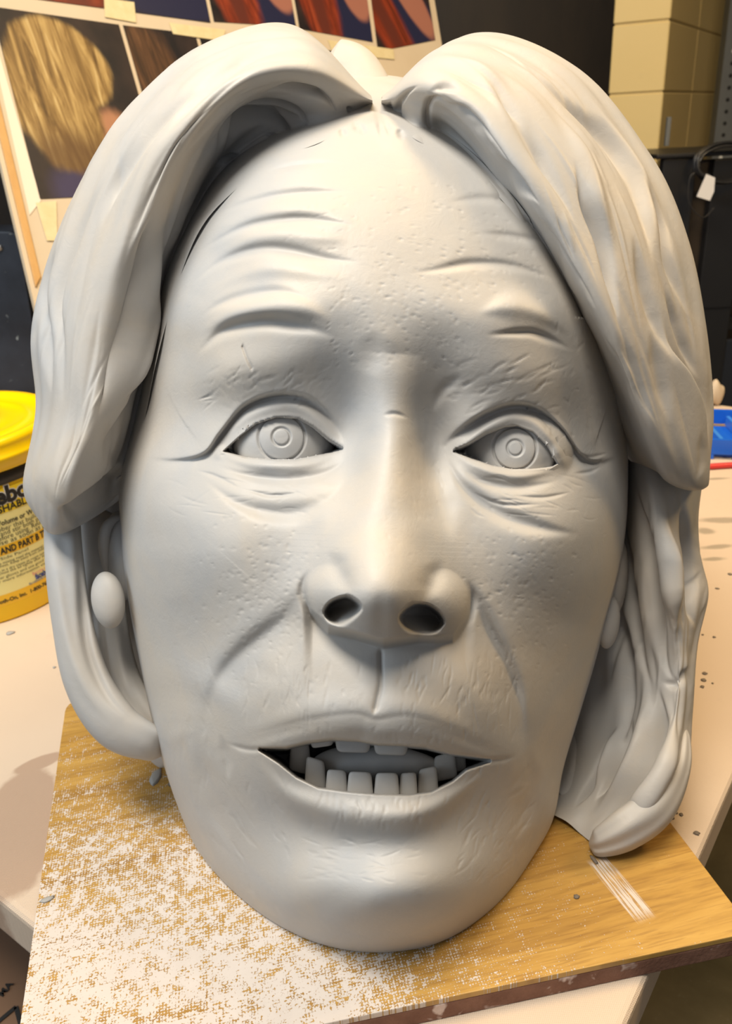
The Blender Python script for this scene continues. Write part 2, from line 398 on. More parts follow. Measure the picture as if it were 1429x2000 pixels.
    F([(915, 1110), (950, 1200), (985, 1270), (1012, 1340), (1026, 1420), (1030, 1500)], 4, 60, 4, 50, soft=8, taper=0.4)
    L([(912, 1120), (950, 1200), (987, 1272), (1013, 1340), (1028, 1430)], [14, 18, 14, 10], -2.4)
    # mouth
    L([(440, 1440), (520, 1416), (600, 1396), (700, 1388), (735, 1394), (790, 1390), (870, 1412), (960, 1450), (1010, 1472)], [16, 26, 34, 36, 34, 36, 32, 22, 14], [0.5, 2, 4, 4.5, 4, 4.5, 4, 2, 0.5])
    L([(455, 1466), (520, 1452), (600, 1434), (700, 1422), (735, 1430), (790, 1428), (860, 1444), (950, 1474), (1005, 1484)], [10, 14, 18, 20, 18, 20, 18, 14, 10], 2.5)
    L([(440, 1450), (520, 1426), (600, 1406), (690, 1394), (735, 1405), (800, 1398), (880, 1420), (960, 1456)], 6, -0.4)
    L([(500, 1480), (560, 1550), (640, 1585), (740, 1596), (830, 1586), (900, 1546), (955, 1500)], [16, 26, 32, 36, 32, 26, 16], 12)
    G(750, 1668, 180, 42, -5); G(560, 1610, 60, 40, -4, 30); G(930, 1600, 60, 40, -4, -30)
    L([(428, 1430), (442, 1480), (444, 1530)], 8, -2); L([(440, 1450), (480, 1463), (530, 1464)], 5, -1.5); L([(930, 1486), (980, 1484), (1012, 1474)], 5, -1.5)
    L([(385, 1440), (395, 1500), (420, 1580), (455, 1660)], 20, -4); L([(1032, 1460), (1036, 1540), (1010, 1640)], 20, -5)
    L([(742, 1258), (743, 1330), (737, 1365), (729, 1402)], 16, -1.0, taper=0.2); L([(742, 1262), (743, 1330), (737, 1365), (729, 1398)], [4, 4, 5, 4], -2.6, taper=0.12)
    # eyeballs push the lids forward
    for (cx, cy, zf) in ((EL[0], EL[1], EZL), (ER[0], ER[1], EZR)):
        rr = (EYE_R_MM + 5.5) / 0.309
        s.ell(cx, cy, rr, rr, zf + 5.5, EYE_R_MM + 5.5, 7)
    L([(405, 905), (430, 864), (478, 812), (540, 790), (590, 795), (630, 826), (662, 862), (690, 874)], [11, 12, 14, 15, 14, 12, 8], 4.5)
    F([(280, 893), (345, 898), (400, 886), (432, 846), (478, 794), (540, 771), (598, 778), (642, 812), (684, 862)], 6, 55, 7, 15, taper=0.35, soft=4)
    L([(430, 888), (480, 905), (530, 910), (590, 909), (655, 894)], 11, 3)
    L([(420, 908), (480, 928), (560, 936), (640, 922), (690, 886)], 9, -3)
    L([(395, 935), (470, 985), (560, 1003), (640, 978), (705, 915)], [10, 14, 18, 16], -4)
    L([(880, 880), (915, 860), (955, 832), (1000, 814), (1045, 824), (1078, 858), (1102, 905), (1112, 925)], [8, 10, 13, 15, 14, 12, 10], 4.5)
    F([(858, 876), (898, 840), (945, 810), (1000, 791), (1050, 800), (1096, 838), (1132, 888), (1168, 902), (1215, 888)], 6, 50, 7, 14, taper=0.25, soft=4)
    L([(890, 890), (920, 907), (970, 924), (1020, 930), (1085, 920)], 10, 3)
    L([(895, 908), (950, 942), (1020, 952), (1090, 940)], 9, -3)
    L([(868, 890), (905, 950), (970, 1000), (1050, 1030), (1140, 1045)], [10, 14, 16, 12], -5)
    L([(1078, 865), (1098, 892), (1108, 920)], 20, 2); L([(440, 868), (425, 885), (432, 900)], 10, 2)
    # forehead wrinkles
    for p, w, a in (([(500, 345), (560, 326), (640, 318), (680, 322)], 6, -1.4), ([(420, 416), (500, 392), (580, 378), (690, 374)], [7, 9, 9, 6], -3),
                    ([(385, 492), (470, 447), (560, 428), (620, 429), (700, 442)], [7, 9, 9, 6], -3.4), ([(372, 556), (430, 512), (500, 488), (560, 488), (640, 505), (710, 513)], [8, 11, 11, 7], -4),
                    ([(385, 625), (430, 594), (500, 574), (560, 571), (620, 590)], [8, 10, 9, 7], -3.4),
                    ([(790, 535), (850, 527), (920, 515), (1000, 520), (1095, 548)], [7, 9, 9, 9], -2.8), ([(870, 396), (940, 388), (1050, 396)], 9, -2), ([(930, 454), (1000, 462), (1080, 474)], 8, -2),
                    ([(735, 640), (728, 690), (735, 740)], 24, -1.5), ([(842, 810), (862, 765), (905, 728)], 10, -2)):
        L(p, w, a * 0.85)
    for p, a in (([(420, 450), (520, 412), (680, 408)], 1.8), ([(420, 500), (520, 458), (690, 470)], 2.0), ([(400, 570), (520, 525), (690, 545)], 2.0)): L(p, 16, a)
    # crow's feet and fine creases
    for p in ([(1115, 884), (1150, 893), (1190, 884)], [(1120, 898), (1160, 904), (1185, 893)], [(1118, 925), (1150, 922), (1175, 910)], [(380, 918), (420, 930), (470, 955)], [(480, 955), (530, 968), (590, 962)],
              [(920, 960), (980, 985), (1060, 985)], [(1000, 968), (1060, 972), (1120, 960)], [(745, 812), (770, 808), (798, 816)]):
        L(p, 4, -1.3)
    fine_marks(s)
    s.zsurf = s.z.copy()
    for pts in ([(746, 275), (740, 235), (728, 190)], [(765, 270), (752, 240), (738, 205)], [(700, 262), (694, 244), (688, 232)], [(712, 266), (704, 246), (700, 236)], [(786, 276), (782, 262), (776, 250)], [(672, 272), (668, 258), (662, 248)]):
        L(pts, 6, -2.2)
    s.zsurf = s.z.copy()
    # openings
    s.hole(EYE_L, -48, 2.5, 5); s.hole(EYE_R, -48, 2.5, 5)
    s.cavity(NOS_L, 42, 4, 7, (-0.2, -0.98)); s.cavity(NOS_R, 42, 4, 7, (0.1, -0.99))
    s.hole(MOUTH, -75, 5, 9)

FS, FFRONT = build_face(700, 1150)
FACE_W = P(FS.x, FS.y, 0.5 - FS.z / 1000.0)
face = mesh_np('face', FACE_W, grid_quads(700, 1150)[:, ::-1], CLAY, HEAD)
def face_z(x, y, zs=None):
    d = (FS.x - x) ** 2 + (FS.y - y) ** 2 + np.where(FFRONT, 0, 1e9); i = int(np.argmin(d)); return float(FS.zsurf[i])

# ------------------------------------------------------------------ eyes, teeth, tongue
def sphere_np(name, px, py, zfront, rad, parent, gaze, label=None, iris=0.0, pupil=0.0):
    c = P(px, py, 0.5 - zfront / 1000.0)
    d = (c - CAM) / np.linalg.norm(c - CAM); ctr = c + d * rad
    g = np.asarray(P(*gaze, 0.5 - zfront / 1000.0)) - ctr; g = g / np.linalg.norm(g)
    t1 = np.cross(g, [0, 0, 1.0]); t1 /= np.linalg.norm(t1); t2 = np.cross(g, t1)
    n, m = 220, 160
    ang = np.concatenate([np.linspace(0, 0.75, 260), np.linspace(0.76, math.pi, 50)]); az = np.linspace(0, 2 * np.pi, m, endpoint=False)
    A, Z = np.meshgrid(ang, az, indexing='ij')
    ro = A * rad
    h = -0.0017 * np.exp(-((ro - iris) / 0.0009) ** 2) + 0.0004 * (1 - smooth(iris * 0.2, iris, ro))
    h = h - 0.0014 * np.exp(-((ro - pupil) / 0.0008) ** 2) - 0.0004 * (1 - smooth(pupil - 0.0006, pupil, ro))
    rr = rad + h
    pts = ctr + (rr * np.cos(A))[..., None] * g + (rr * np.sin(A) * np.cos(Z))[..., None] * t1 + (rr * np.sin(A) * np.sin(Z))[..., None] * t2
    o = mesh_np(name, pts.reshape(-1, 3), grid_quads(len(ang), m, False, True), CLAY, parent)
    return o
zl, zr = face_z(545, 770) , face_z(1000, 795)
print('eye z', zl, zr, 'mouth z', face_z(735, 1425), face_z(740, 1590), 'nose', face_z(742, 1096), 'fore', face_z(700, 450), 'chin', face_z(765, 1760), 'cheek', face_z(400, 1075))
sphere_np('eyeball', EL[0], EL[1], EZL - 0.5, (EYE_R_MM - 0.8) / 1000, HEAD, (549, 853), iris=0.0152, pupil=0.0056)
sphere_np('eyeball', ER[0], ER[1], EZR - 0.8, (EYE_R_MM - 1.5) / 1000, HEAD, (1006, 875), iris=0.0142, pupil=0.0050)
def tooth(x, y, w, h, z, tilt=0.0, up=False):
    """rounded clay tooth: biting edge towards the mouth opening, root inside the gum"""
    nu, nv = 22, 22
    u = np.linspace(-1, 1, nu); v = np.linspace(-1, 1, nv); U, V = np.meshgrid(u, v, indexing='ij')
    sq = lambda t, e: np.sign(t) * np.abs(t) ** e
    th = np.linspace(-np.pi, np.pi, 29)[:-1]; ph = np.linspace(-np.pi / 2, np.pi / 2, 19)
    T, Ph = np.meshgrid(th, ph, indexing='ij')
    e1, e2 = 0.28, 0.32
    X = sq(np.cos(Ph), e1) * sq(np.cos(T), e2); Zd = sq(np.cos(Ph), e1) * sq(np.sin(T), e2); Y = sq(np.sin(Ph), e1)
    taper = 1 - 0.12 * Y * (-1 if up else 1) * -1
    px = x + X * w / 2 * taper; py = y + Y * h / 2 + X * tilt
    zz = z + Zd * 5.0 - (X ** 2) * 1.0
    pts = P(px, py, 0.5 - zz / 1000.0)
    return mesh_np('tooth', pts.reshape(-1, 3), grid_quads(28, 19, True, False)[:, ::-1], CLAY, HEAD)
MZ = face_z(740, 1585)
for (x, y, w, h, z, t) in ((616, 1512, 40, 62, MZ - 33, 5), (657, 1534, 42, 62, MZ - 25, 1), (703, 1538, 50, 62, MZ - 22, 1), (755, 1540, 49, 62, MZ - 22, 0), (797, 1540, 35, 62, MZ - 25, -1), (835, 1532, 40, 66, MZ - 31, -4)):
    tooth(x, y, w, h, z, t)
for (x, y, w, h, z, t) in ((629, 1432, 48, 54, MZ - 30, -3), (689, 1438, 72, 64, MZ - 22, 1), (763, 1443, 70, 64, MZ - 22, 1)):
    tooth(x, y, w, h, z, t, True)
for (x, y, w, h, z, t) in ((586, 1478, 40, 64, MZ - 46, 6), (868, 1498, 46, 52, MZ - 44, -5), (894, 1488, 30, 40, MZ - 52, -5)):
    tooth(x, y, w, h, z, t)
# tongue: a broad soft wedge between the rows of teeth
nt, nv = 60, 40
U, V = np.meshgrid(np.linspace(-np.pi, np.pi, nt, endpoint=False), np.linspace(-np.pi / 2, np.pi / 2, nv), indexing='ij')
tx = 735 + np.cos(V) * np.cos(U) * 128; ty = 1497 + np.sin(V) * 42 + 4 * np.cos(U * 3) ; tz = MZ - 47 + np.cos(V) * np.sin(U) * 14
mesh_np('tongue', P(tx, ty, 0.5 - tz / 1000).reshape(-1, 3), grid_quads(nt, nv, True, False)[:, ::-1], CLAY, HEAD)
for nm, xx, yy in (('hairline', 740, 260), ('hl2', 560, 300), ('hl3', 430, 380), ('t', 345, 520), ('r', 1000, 400), ('r2', 1100, 600), ('rr', 1180, 740), ('jawL', 245, 1000)): print(nm, face_z(xx, yy))

# ------------------------------------------------------------------ the sculpture: hair
def loft(rails, nu, nv):
    """rails: list over s of lists over t of (x, y, z); returns arrays over a nu (s) x nv (t) grid"""
    A = np.stack([cr(r, nv) for r in rails])
    return np.stack([cr(A[:, j], nu) for j in range(nv)], 1)
class HairSculpt(Sculpt):
    pass
def normals_of(Wp, nu, nv):
    g = Wp.reshape(nu, nv, 3); du = np.gradient(g, axis=0); dv = np.gradient(g, axis=1)
    n = np.cross(du, dv); return (n / (np.linalg.norm(n, axis=2, keepdims=True) + 1e-12)).reshape(-1, 3)
def hair_sheet(name, rails, nu, nv, strokes, flow=0.0, seed=0, gain=1.5):
    g = loft(rails, nu, nv); x, y, z = g[..., 0].ravel(), g[..., 1].ravel(), g[..., 2].ravel()
    Wp = P(x, y, 0.5 - z / 1000.0); n = normals_of(Wp, nu, nv)
    view = CAM - Wp; view /= np.linalg.norm(view, axis=1, keepdims=True)
    f = (n * view).sum(1)
    if f[(np.arange(len(f)) % 7) == 0].mean() < 0: n = -n; f = -f; flipq = True
    else: flipq = False
    sc = Sculpt(x, y, np.zeros_like(x)); sc.fade = smooth(-0.05, 0.25, f)
    for k in strokes:
        if k[0] == 'L': sc.line(k[1], k[2], [gain * q_ for q_ in k[3]] if isinstance(k[3], list) else gain * k[3])
        elif k[0] == 'F': sc.fold(*k[1:])
        else: sc.g(*k[1:])
    r = np.random.default_rng(seed + 100)
    for _ in range(90 if gain else 0):
        i0 = r.integers(int(nu * 0.15), int(nu * 0.78)); j0 = r.integers(int(nv * 0.08), int(nv * 0.66)); ln = int(nv * r.uniform(0.06, 0.24)); dr_ = r.uniform(-0.05, 0.05) * nu
        pts = [tuple(g[int(np.clip(i0 + dr_ * q, 0, nu - 1)), min(j0 + int(ln * q), nv - 1), :2]) for q in (0, 0.33, 0.66, 1)]
        sc.line(pts, r.uniform(2.2, 7), r.choice([-1, -1, 1]) * r.uniform(0.3, 1.2), n=16)
    if flow:
        r = np.random.default_rng(seed); s = np.repeat(np.linspace(0, 1, nu), nv); t = np.tile(np.linspace(0, 1, nv), nu); h = 0
        for i in range(10):
            fr = r.uniform(3, 15); h = h + np.sin(2 * np.pi * (fr * s + r.uniform(-1.2, 1.2) * t + r.random()) + 1.2 * np.sin(2 * np.pi * t * r.uniform(0.6, 1.6) + r.random() * 6)) * r.uniform(0.4, 1) / (fr ** 0.7)
        sc.z += flow * h * 6 * smooth(0, 0.25, t) * (1 - smooth(0.6, 0.92, t))
    Wp = Wp + n * (sc.z / 1000.0)[:, None]
    q = grid_quads(nu, nv)
    return mesh_np(name, Wp, q[:, ::-1] if flipq else q, CLAY_HAIR, HEAD)

LEFT = [  # rails from the hairline out to behind the silhouette; stations from the parting down to the curled end
    [(729, 232, -22), (640, 268, -20), (545, 305, -26), (450, 380, -40), (385, 470, -52), (330, 640, -85), (280, 840, -108), (246, 930, -122), (246, 965, -132), (246, 960, -150)],
    [(729, 216, -30), (635, 235, -48), (530, 262, -66), (420, 345, -78), (352, 460, -84), (305, 640, -100), (255, 850, -112), (222, 960, -122), (215, 990, -135), (215, 980, -155)],
    [(727, 200, -28), (625, 185, -34), (505, 205, -40), (400, 305, -42), (335, 445, -50), (288, 630, -70), (242, 830, -85), (180, 960, -95), (163, 1022, -118), (165, 1005, -150)],
    [(724, 186, -28), (612, 135, -18), (475, 160, -8), (350, 280, -10), (285, 440, -22), (238, 630, -38), (196, 810, -50), (140, 940, -62), (118, 1040, -100), (125, 1020, -145)],
    [(719, 172, -40), (595, 92, -32), (430, 125, -24), (290, 255, -24), (215, 430, -34), (165, 630, -46), (135, 810, -58), (95, 940, -70), (92, 1035, -105), (95, 1015, -145)],
    [(712, 160, -60), (578, 58, -62), (395, 98, -58), (242, 243, -58), (148, 425, -68), (92, 630, -78), (90, 805, -88), (60, 940, -95), (74, 1012, -112), (80, 1000, -145)],
    [(706, 152, -80), (565, 47, -95), (368, 104, -95), (224, 240, -95), (124, 425, -105), (64, 630, -112), (72, 800, -118), (46, 945, -118), (66, 1000, -125), (75, 990, -150)],
    [(706, 160, -120), (580, 62, -140), (390, 125, -145), (245, 260, -145), (145, 440, -150), (85, 635, -155), (90, 800, -155), (66, 940, -150), (75, 985, -155), (85, 975, -165)],
    [(712, 175, -160), (620, 110, -220), (440, 190, -230), (300, 320, -230), (210, 480, -230), (150, 650, -225), (140, 800, -215), (120, 930, -200), (115, 960, -190), (115, 955, -185)]]
LS = [('F', [(420, 245), (370, 330), (335, 430), (300, 560), (262, 700), (225, 800)], 3, 50, 2, 30),
      ('L', [(310, 400), (266, 510), (238, 620), (208, 740), (190, 850)], [14, 24, 28, 24, 16], -6.5),
      ('L', [(330, 430), (300, 530), (278, 640), (245, 740), (205, 860)], [10, 16, 20, 18], 4.5),
      ('L', [(345, 420), (318, 520), (300, 600), (292, 680)], 7, -3),
      ('L', [(215, 330), (150, 460), (112, 580), (118, 700), (122, 800)], 9, -2.5),
      ('L', [(120, 470), (84, 560), (86, 660), (102, 780)], 8, -2.5),
      ('L', [(285, 690), (250, 780), (215, 860), (190, 910)], [8, 10, 10], -4),
      ('L', [(262, 740), (236, 800), (205, 870)], 6, 2.5),
      ('L', [(150, 700), (140, 830), (128, 930), (120, 1010)], 14, -1.2),
      ('F', [(110, 1000), (170, 950), (235, 900)], 4, 40, 10, 60),
      ('L', [(620, 90), (500, 100), (400, 170), (300, 290)], 10, -2), ('L', [(380, 165), (290, 260), (230, 350), (190, 450)], 12, -2.5), ('L', [(600, 70), (470, 75), (370, 125)], 8, -1.5),
      ('L', [(590, 230), (540, 222), (490, 235), (440, 275)], 6, -4), ('L', [(605, 262), (590, 225), (560, 208), (510, 212), (450, 250), (415, 305)], [4, 7, 8, 6], -5),
      ('L', [(572, 285), (558, 245), (520, 232), (470, 250), (430, 300)], [3, 6, 7, 6], -5), ('L', [(550, 290), (540, 268), (515, 260)], 4, -3),
      ('L', [(470, 300), (440, 310), (415, 325)], 4, -3), ('L', [(660, 225), (640, 195), (610, 178), (560, 172), (510, 185)], [4, 6, 7, 5], -4), ('L', [(690, 225), (684, 215), (676, 208)], 4, -2), ('L', [(706, 240), (698, 222), (690, 210)], 4, -2.5)]
def seat(rails, upto):
    cx = 727 if rails is LEFT else 744
    for k_, r in enumerate(rails):
        r[0] = (cx + (r[0][0] - cx) * 0.15, 196 + (r[0][1] - 196) * 0.22, -52 - 2.5 * max(0, k_ - 3))
    rails[0] = [(x, y, face_z(x, y) + (0.5 if i < upto else -6)) if i < upto + 2 else (x, y, z) for i, (x, y, z) in enumerate(rails[0])]
    rails[1] = [(x, y, face_z(x, y) + 3) if i < upto else (x, y, z) for i, (x, y, z) in enumerate(rails[1])]
seat(LEFT, 5)
hair_sheet('hair', LEFT, 330, 420, LS, flow=0.35, seed=3, gain=2.0)
RIGHT = [
    [(742, 232, -20), (800, 262, -18), (865, 292, -24), (940, 345, -38), (1020, 440, -52), (1085, 560, -72), (1150, 720, -100), (1200, 850, -125), (1230, 900, -140), (1240, 890, -160)],
    [(745, 215, -26), (810, 240, -38), (868, 258, -58), (950, 330, -68), (1040, 440, -70), (1110, 570, -84), (1172, 740, -108), (1225, 870, -125), (1245, 905, -138), (1250, 895, -160)],
    [(748, 200, -26), (818, 206, -28), (885, 240, -28), (985, 360, -24), (1068, 492, -30), (1135, 612, -42), (1205, 750, -65), (1250, 870, -92), (1280, 920, -112), (1280, 905, -150)],
    [(751, 188, -26), (822, 165, -16), (915, 215, -2), (1015, 345, 4), (1098, 480, -4), (1160, 605, -14), (1226, 760, -36), (1272, 880, -66), (1298, 938, -96), (1298, 920, -145)],
    [(754, 176, -34), (840, 128, -22), (970, 190, -10), (1075, 315, -6), (1155, 470, -10), (1210, 620, -18), (1265, 770, -40), (1305, 890, -66), (1325, 952, -100), (1325, 930, -145)],
    [(757, 166, -50), (870, 96, -42), (1040, 155, -34), (1155, 300, -30), (1230, 465, -32), (1278, 630, -40), (1318, 780, -58), (1348, 900, -80), (1358, 958, -106), (1356, 935, -150)],
    [(760, 158, -75), (905, 72, -70), (1095, 130, -66), (1230, 300, -66), (1306, 465, -70), (1345, 635, -80), (1372, 790, -92), (1380, 900, -102), (1378, 952, -116), (1375, 930, -150)],
    [(760, 155, -100), (935, 66, -105), (1130, 140, -105), (1272, 310, -108), (1343, 470, -112), (1379, 640, -118), (1393, 795, -124), (1386, 900, -124), (1383, 942, -128), (1378, 920, -155)],
    [(756, 165, -140), (930, 85, -150), (1110, 165, -155), (1250, 330, -155), (1320, 480, -158), (1355, 640, -160), (1372, 795, -160), (1368, 890, -158), (1365, 920, -158), (1360, 910, -170)],
    [(745, 180, -170), (900, 140, -220), (1050, 230, -235), (1180, 380, -235), (1250, 510, -230), (1290, 650, -225), (1310, 795, -215), (1320, 880, -200), (1320, 890, -190), (1318, 885, -185)]]
RS = [('L', [(885, 110), (960, 165), (1020, 250), (1090, 360), (1130, 450)], [6, 10, 12, 10, 8], -4), ('L', [(850, 105), (940, 145), (1010, 235), (1070, 330)], 14, 3),
      ('L', [(960, 300), (1000, 345), (1055, 400)], [8, 10, 6], -4), ('L', [(1030, 400), (1075, 470), (1110, 560)], 8, -1.5),
      ('L', [(1115, 310), (1140, 390), (1175, 470), (1195, 560), (1210, 640)], [5, 8, 8, 7], -5), ('L', [(1080, 200), (1140, 310), (1165, 400), (1200, 500)], 16, 3),
      ('L', [(1010, 115), (1100, 190), (1180, 260), (1235, 340), (1260, 430), (1275, 520)], [6, 10, 12, 10], -5), ('L', [(1180, 230), (1230, 310), (1270, 420), (1300, 540)], 14, 2.5),
      ('L', [(1250, 330), (1290, 430), (1310, 520), (1345, 620)], 8, -4), ('L', [(1235, 450), (1260, 560), (1290, 650), (1320, 720)], 10, -3.5),
      ('F', [(1385, 900), (1375, 800), (1345, 735), (1310, 680), (1290, 600)], 4, 30, 5, 20, 40, 0.45), ('L', [(1300, 560), (1330, 650), (1370, 740)], 7, -3),
      ('L', [(1200, 640), (1240, 740), (1270, 840)], 14, -2), ('L', [(1270, 640), (1290, 740), (1310, 830)], 12, -2.2), ('L', [(1365, 840), (1370, 900), (1360, 940)], 7, -1),
      ('L', [(845, 265), (832, 225), (840, 195), (870, 190)], [5, 6, 6, 5], -3), ('L', [(870, 200), (920, 225), (960, 280)], 10, -3), ('L', [(838, 180), (870, 168), (900, 178)], 8, -2),
      ('L', [(790, 260), (776, 215), (790, 185), (820, 165)], 5, -2.5), ('L', [(770, 250), (760, 215), (765, 195)], 5, -2), ]
seat(RIGHT, 5)
hair_sheet('hair', RIGHT, 330, 420, RS, flow=0.35, seed=11)

def lock(name, pts, flat=0.7, nu=56, nv=150, strokes=(), flow=0.25, seed=0):
    """one thick lock of hair: pts = (x, y, z, half width px); flattened round section with rounded ends"""
    c = cr(pts, nv); x0, y0, z0, r0 = c.T
    t = np.linspace(0, 1, nv); r = r0 * np.sqrt(np.clip(1 - np.clip((t - 0.9) / 0.1, 0, 1) ** 2, 0.0004, 1)) * np.sqrt(np.clip(1 - np.clip((0.06 - t) / 0.06, 0, 1) ** 2, 0.0004, 1))
    tx, ty = np.gradient(x0), np.gradient(y0); l = np.hypot(tx, ty) + 1e-9; nx, ny = -ty / l, tx / l
    a = np.linspace(0, 2 * np.pi, nu, endpoint=False)
    A, R = np.meshgrid(a, r, indexing='ij')
    x = x0[None] + np.cos(A) * R * nx[None]; y = y0[None] + np.cos(A) * R * ny[None]; z = z0[None] + np.sin(A) * R * flat * 0.33
    rr = np.random.default_rng(seed); T = t[None]; h = 0
    for i in range(7):
        k = rr.integers(2, 9); h = h + np.cos(k * (A + rr.uniform(-1, 1) * T * 1.2) + rr.random() * 6.28) * rr.uniform(0.4, 1) / k ** 0.6
    z = z + flow * 4.5 * h * np.sin(A).clip(0.0, 1) * np.minimum(1, np.minimum(T, 1 - T) * 8)
    sc = Sculpt(x.ravel(), y.ravel(), z.ravel()); sc.fade = smooth(0.0, 0.3, np.sin(A).ravel())
    for k in strokes: sc.line(*k[1:])
    pts3 = P(sc.x, sc.y, 0.5 - sc.z / 1000.0)
    return mesh_np(name, pts3, grid_quads(nu, nv, True, False), CLAY_HAIR, HEAD)
# left, below the curled end
lock('hair_lock', [(120, 985, -150, 35), (125, 1090, -132, 38), (140, 1210, -130, 40), (170, 1330, -128, 46), (225, 1415, -126, 48), (292, 1452, -128, 36), (322, 1470, -140, 20)], 1.0, seed=1, strokes=[('L', [(150, 1040), (158, 1150), (172, 1270), (210, 1360), (270, 1420)], 9, -6), ('L', [(110, 1100), (130, 1240), (170, 1350), (230, 1420)], 12, 3)])
lock('hair_lock', [(190, 990, -180, 50), (190, 1100, -168, 52), (200, 1220, -165, 50), (225, 1330, -162, 50), (275, 1420, -160, 46), (310, 1470, -165, 25)], 0.8, seed=2, flow=0.5, strokes=[('L', [(200, 1180), (205, 1270), (225, 1350), (260, 1410)], 7, -5), ('L', [(185, 1100), (182, 1200), (195, 1290)], 8, -4), ('L', [(225, 1220), (240, 1320), (275, 1400)], 8, 3)])
lock('hair_lock', [(250, 980, -215, 60), (255, 1150, -205, 60), (275, 1300, -205, 60), (320, 1440, -205, 50), (350, 1490, -205, 30)], 0.8, seed=4)
lock('hair_lock', [(230, 860, -190, 40), (235, 960, -178, 44), (236, 1060, -185, 36), (232, 1120, -200, 20)], 0.6, seed=31, flow=0.1)
# right, below the long fringe
LOW = [
    [(1190, 880, -200), (1180, 1000, -205), (1170, 1100, -210), (1160, 1200, -210), (1140, 1300, -210), (1120, 1400, -208), (1100, 1490, -195), (1088, 1555, -165), (1082, 1592, -148)],
    [(1215, 880, -165), (1215, 1000, -162), (1212, 1100, -168), (1205, 1200, -172), (1200, 1300, -172), (1190, 1400, -170), (1165, 1495, -160), (1130, 1565, -150), (1108, 1606, -140)],
    [(1240, 880, -130), (1250, 1000, -118), (1252, 1100, -122), (1252, 1200, -132), (1255, 1300, -142), (1245, 1400, -140), (1215, 1500, -136), (1175, 1580, -136), (1135, 1630, -134)],
    [(1275, 900, -118), (1285, 1000, -102), (1295, 1100, -102), (1308, 1200, -106), (1312, 1300, -120), (1300, 1400, -118), (1272, 1500, -113), (1225, 1590, -112), (1162, 1650, -122)],
    [(1325, 900, -130), (1328, 1000, -118), (1336, 1100, -120), (1342, 1190, -116), (1336, 1280, -118), (1326, 1400, -114), (1306, 1490, -106), (1266, 1580, -104), (1180, 1658, -116)],
    [(1375, 900, -150), (1362, 1010, -140), (1369, 1090, -142), (1381, 1160, -142), (1360, 1262, -136), (1350, 1390, -134), (1341, 1500, -126), (1302, 1585, -122), (1196, 1667, -126)],
    [(1365, 900, -190), (1350, 1010, -185), (1352, 1090, -185), (1362, 1160, -185), (1345, 1262, -180), (1335, 1390, -175), (1325, 1495, -165), (1290, 1575, -145), (1192, 1655, -128)],
    [(1300, 900, -230), (1290, 1010, -230), (1290, 1090, -230), (1290, 1170, -230), (1280, 1270, -225), (1265, 1390, -215), (1245, 1480, -195), (1205, 1550, -165), (1160, 1615, -140)]]
LOWS = [('L', [(1330, 965), (1345, 1060), (1352, 1130), (1350, 1230)], 9, -7), ('L', [(1240, 940), (1262, 1080), (1280, 1200), (1300, 1300), (1325, 1340)], [8, 10, 12, 8], -7),
        ('L', [(1215, 1000), (1225, 1150), (1250, 1280), (1275, 1350)], 9, -5), ('L', [(1190, 1150), (1215, 1260), (1222, 1380), (1200, 1480)], 12, -6),
        ('L', [(1285, 1330), (1290, 1420), (1265, 1510), (1205, 1580), (1150, 1625)], [8, 12, 11, 9], -8), ('L', [(1255, 1300), (1262, 1400), (1232, 1500), (1180, 1570), (1145, 1600)], 14, 5),
        ('L', [(1235, 1400), (1210, 1490), (1160, 1570)], 8, -6), ('L', [(1215, 1400), (1190, 1480), (1140, 1560)], 9, 4), ('L', [(1190, 1440), (1160, 1520), (1120, 1580)], 7, -5),
        ('L', [(1350, 1300), (1320, 1335), (1290, 1330)], 9, -2), ('L', [(1295, 1000), (1306, 1120), (1318, 1240)], 16, 5), ('L', [(1320, 1380), (1300, 1480), (1250, 1570), (1180, 1635)], 18, 5),
        ('L', [(1255, 1570), (1210, 1612), (1165, 1635)], 8, -4), ('L', [(1200, 1050), (1200, 1200), (1190, 1350)], 8, -4), ('L', [(1372, 1110), (1350, 1180), (1360, 1230)], 6, -2)]
LOW = [[(x, y, z - (14 * min(1, max(0, (1560 - y) / 200)) if 1 <= i <= 5 else 0)) for (x, y, z) in r] for i, r in enumerate(LOW)]
LOWS = [(k, pts, w, a_ * 1.5) for (k, pts, w, a_) in LOWS]
hair_sheet('hair_lock', LOW, 240, 320, LOWS, flow=0.3, seed=21, gain=1.35)
lock('hair_lock', [(1336, 1420, -138, 10), (1322, 1495, -122, 28), (1280, 1574, -112, 42), (1222, 1620, -109, 42), (1172, 1646, -112, 30), (1150, 1652, -118, 14)], 0.9, seed=41, flow=0.3)
lock('hair_lock', [(1150, 1100, -240, 60), (1150, 1350, -235, 60), (1125, 1470, -205, 50), (1105, 1560, -165, 26)], 0.8, seed=10)
# crown and back of the head
lock('hair_lock', [(640, 110, -150, 40), (690, 140, -150, 52), (735, 215, -140, 45), (750, 260, -120, 20)], 1.0, seed=13, flow=0.1)
n, m = 90, 120
A, Z = np.meshgrid(np.linspace(0, np.pi, n), np.linspace(0, 2 * np.pi, m, endpoint=False), indexing='ij')
bx = 735 + np.sin(A) * np.cos(Z) * 470; by = 720 + np.cos(A) * -520 + 200 * np.sin(A) ** 2 * 0; bz = -270 + np.sin(A) * np.sin(Z) * 130
by = 760 - np.cos(A) * 590
mesh_np('back_hair', P(bx, by, 0.5 - bz / 1000).reshape(-1, 3), grid_quads(n, m, False, True), CLAY_HAIR, HEAD)

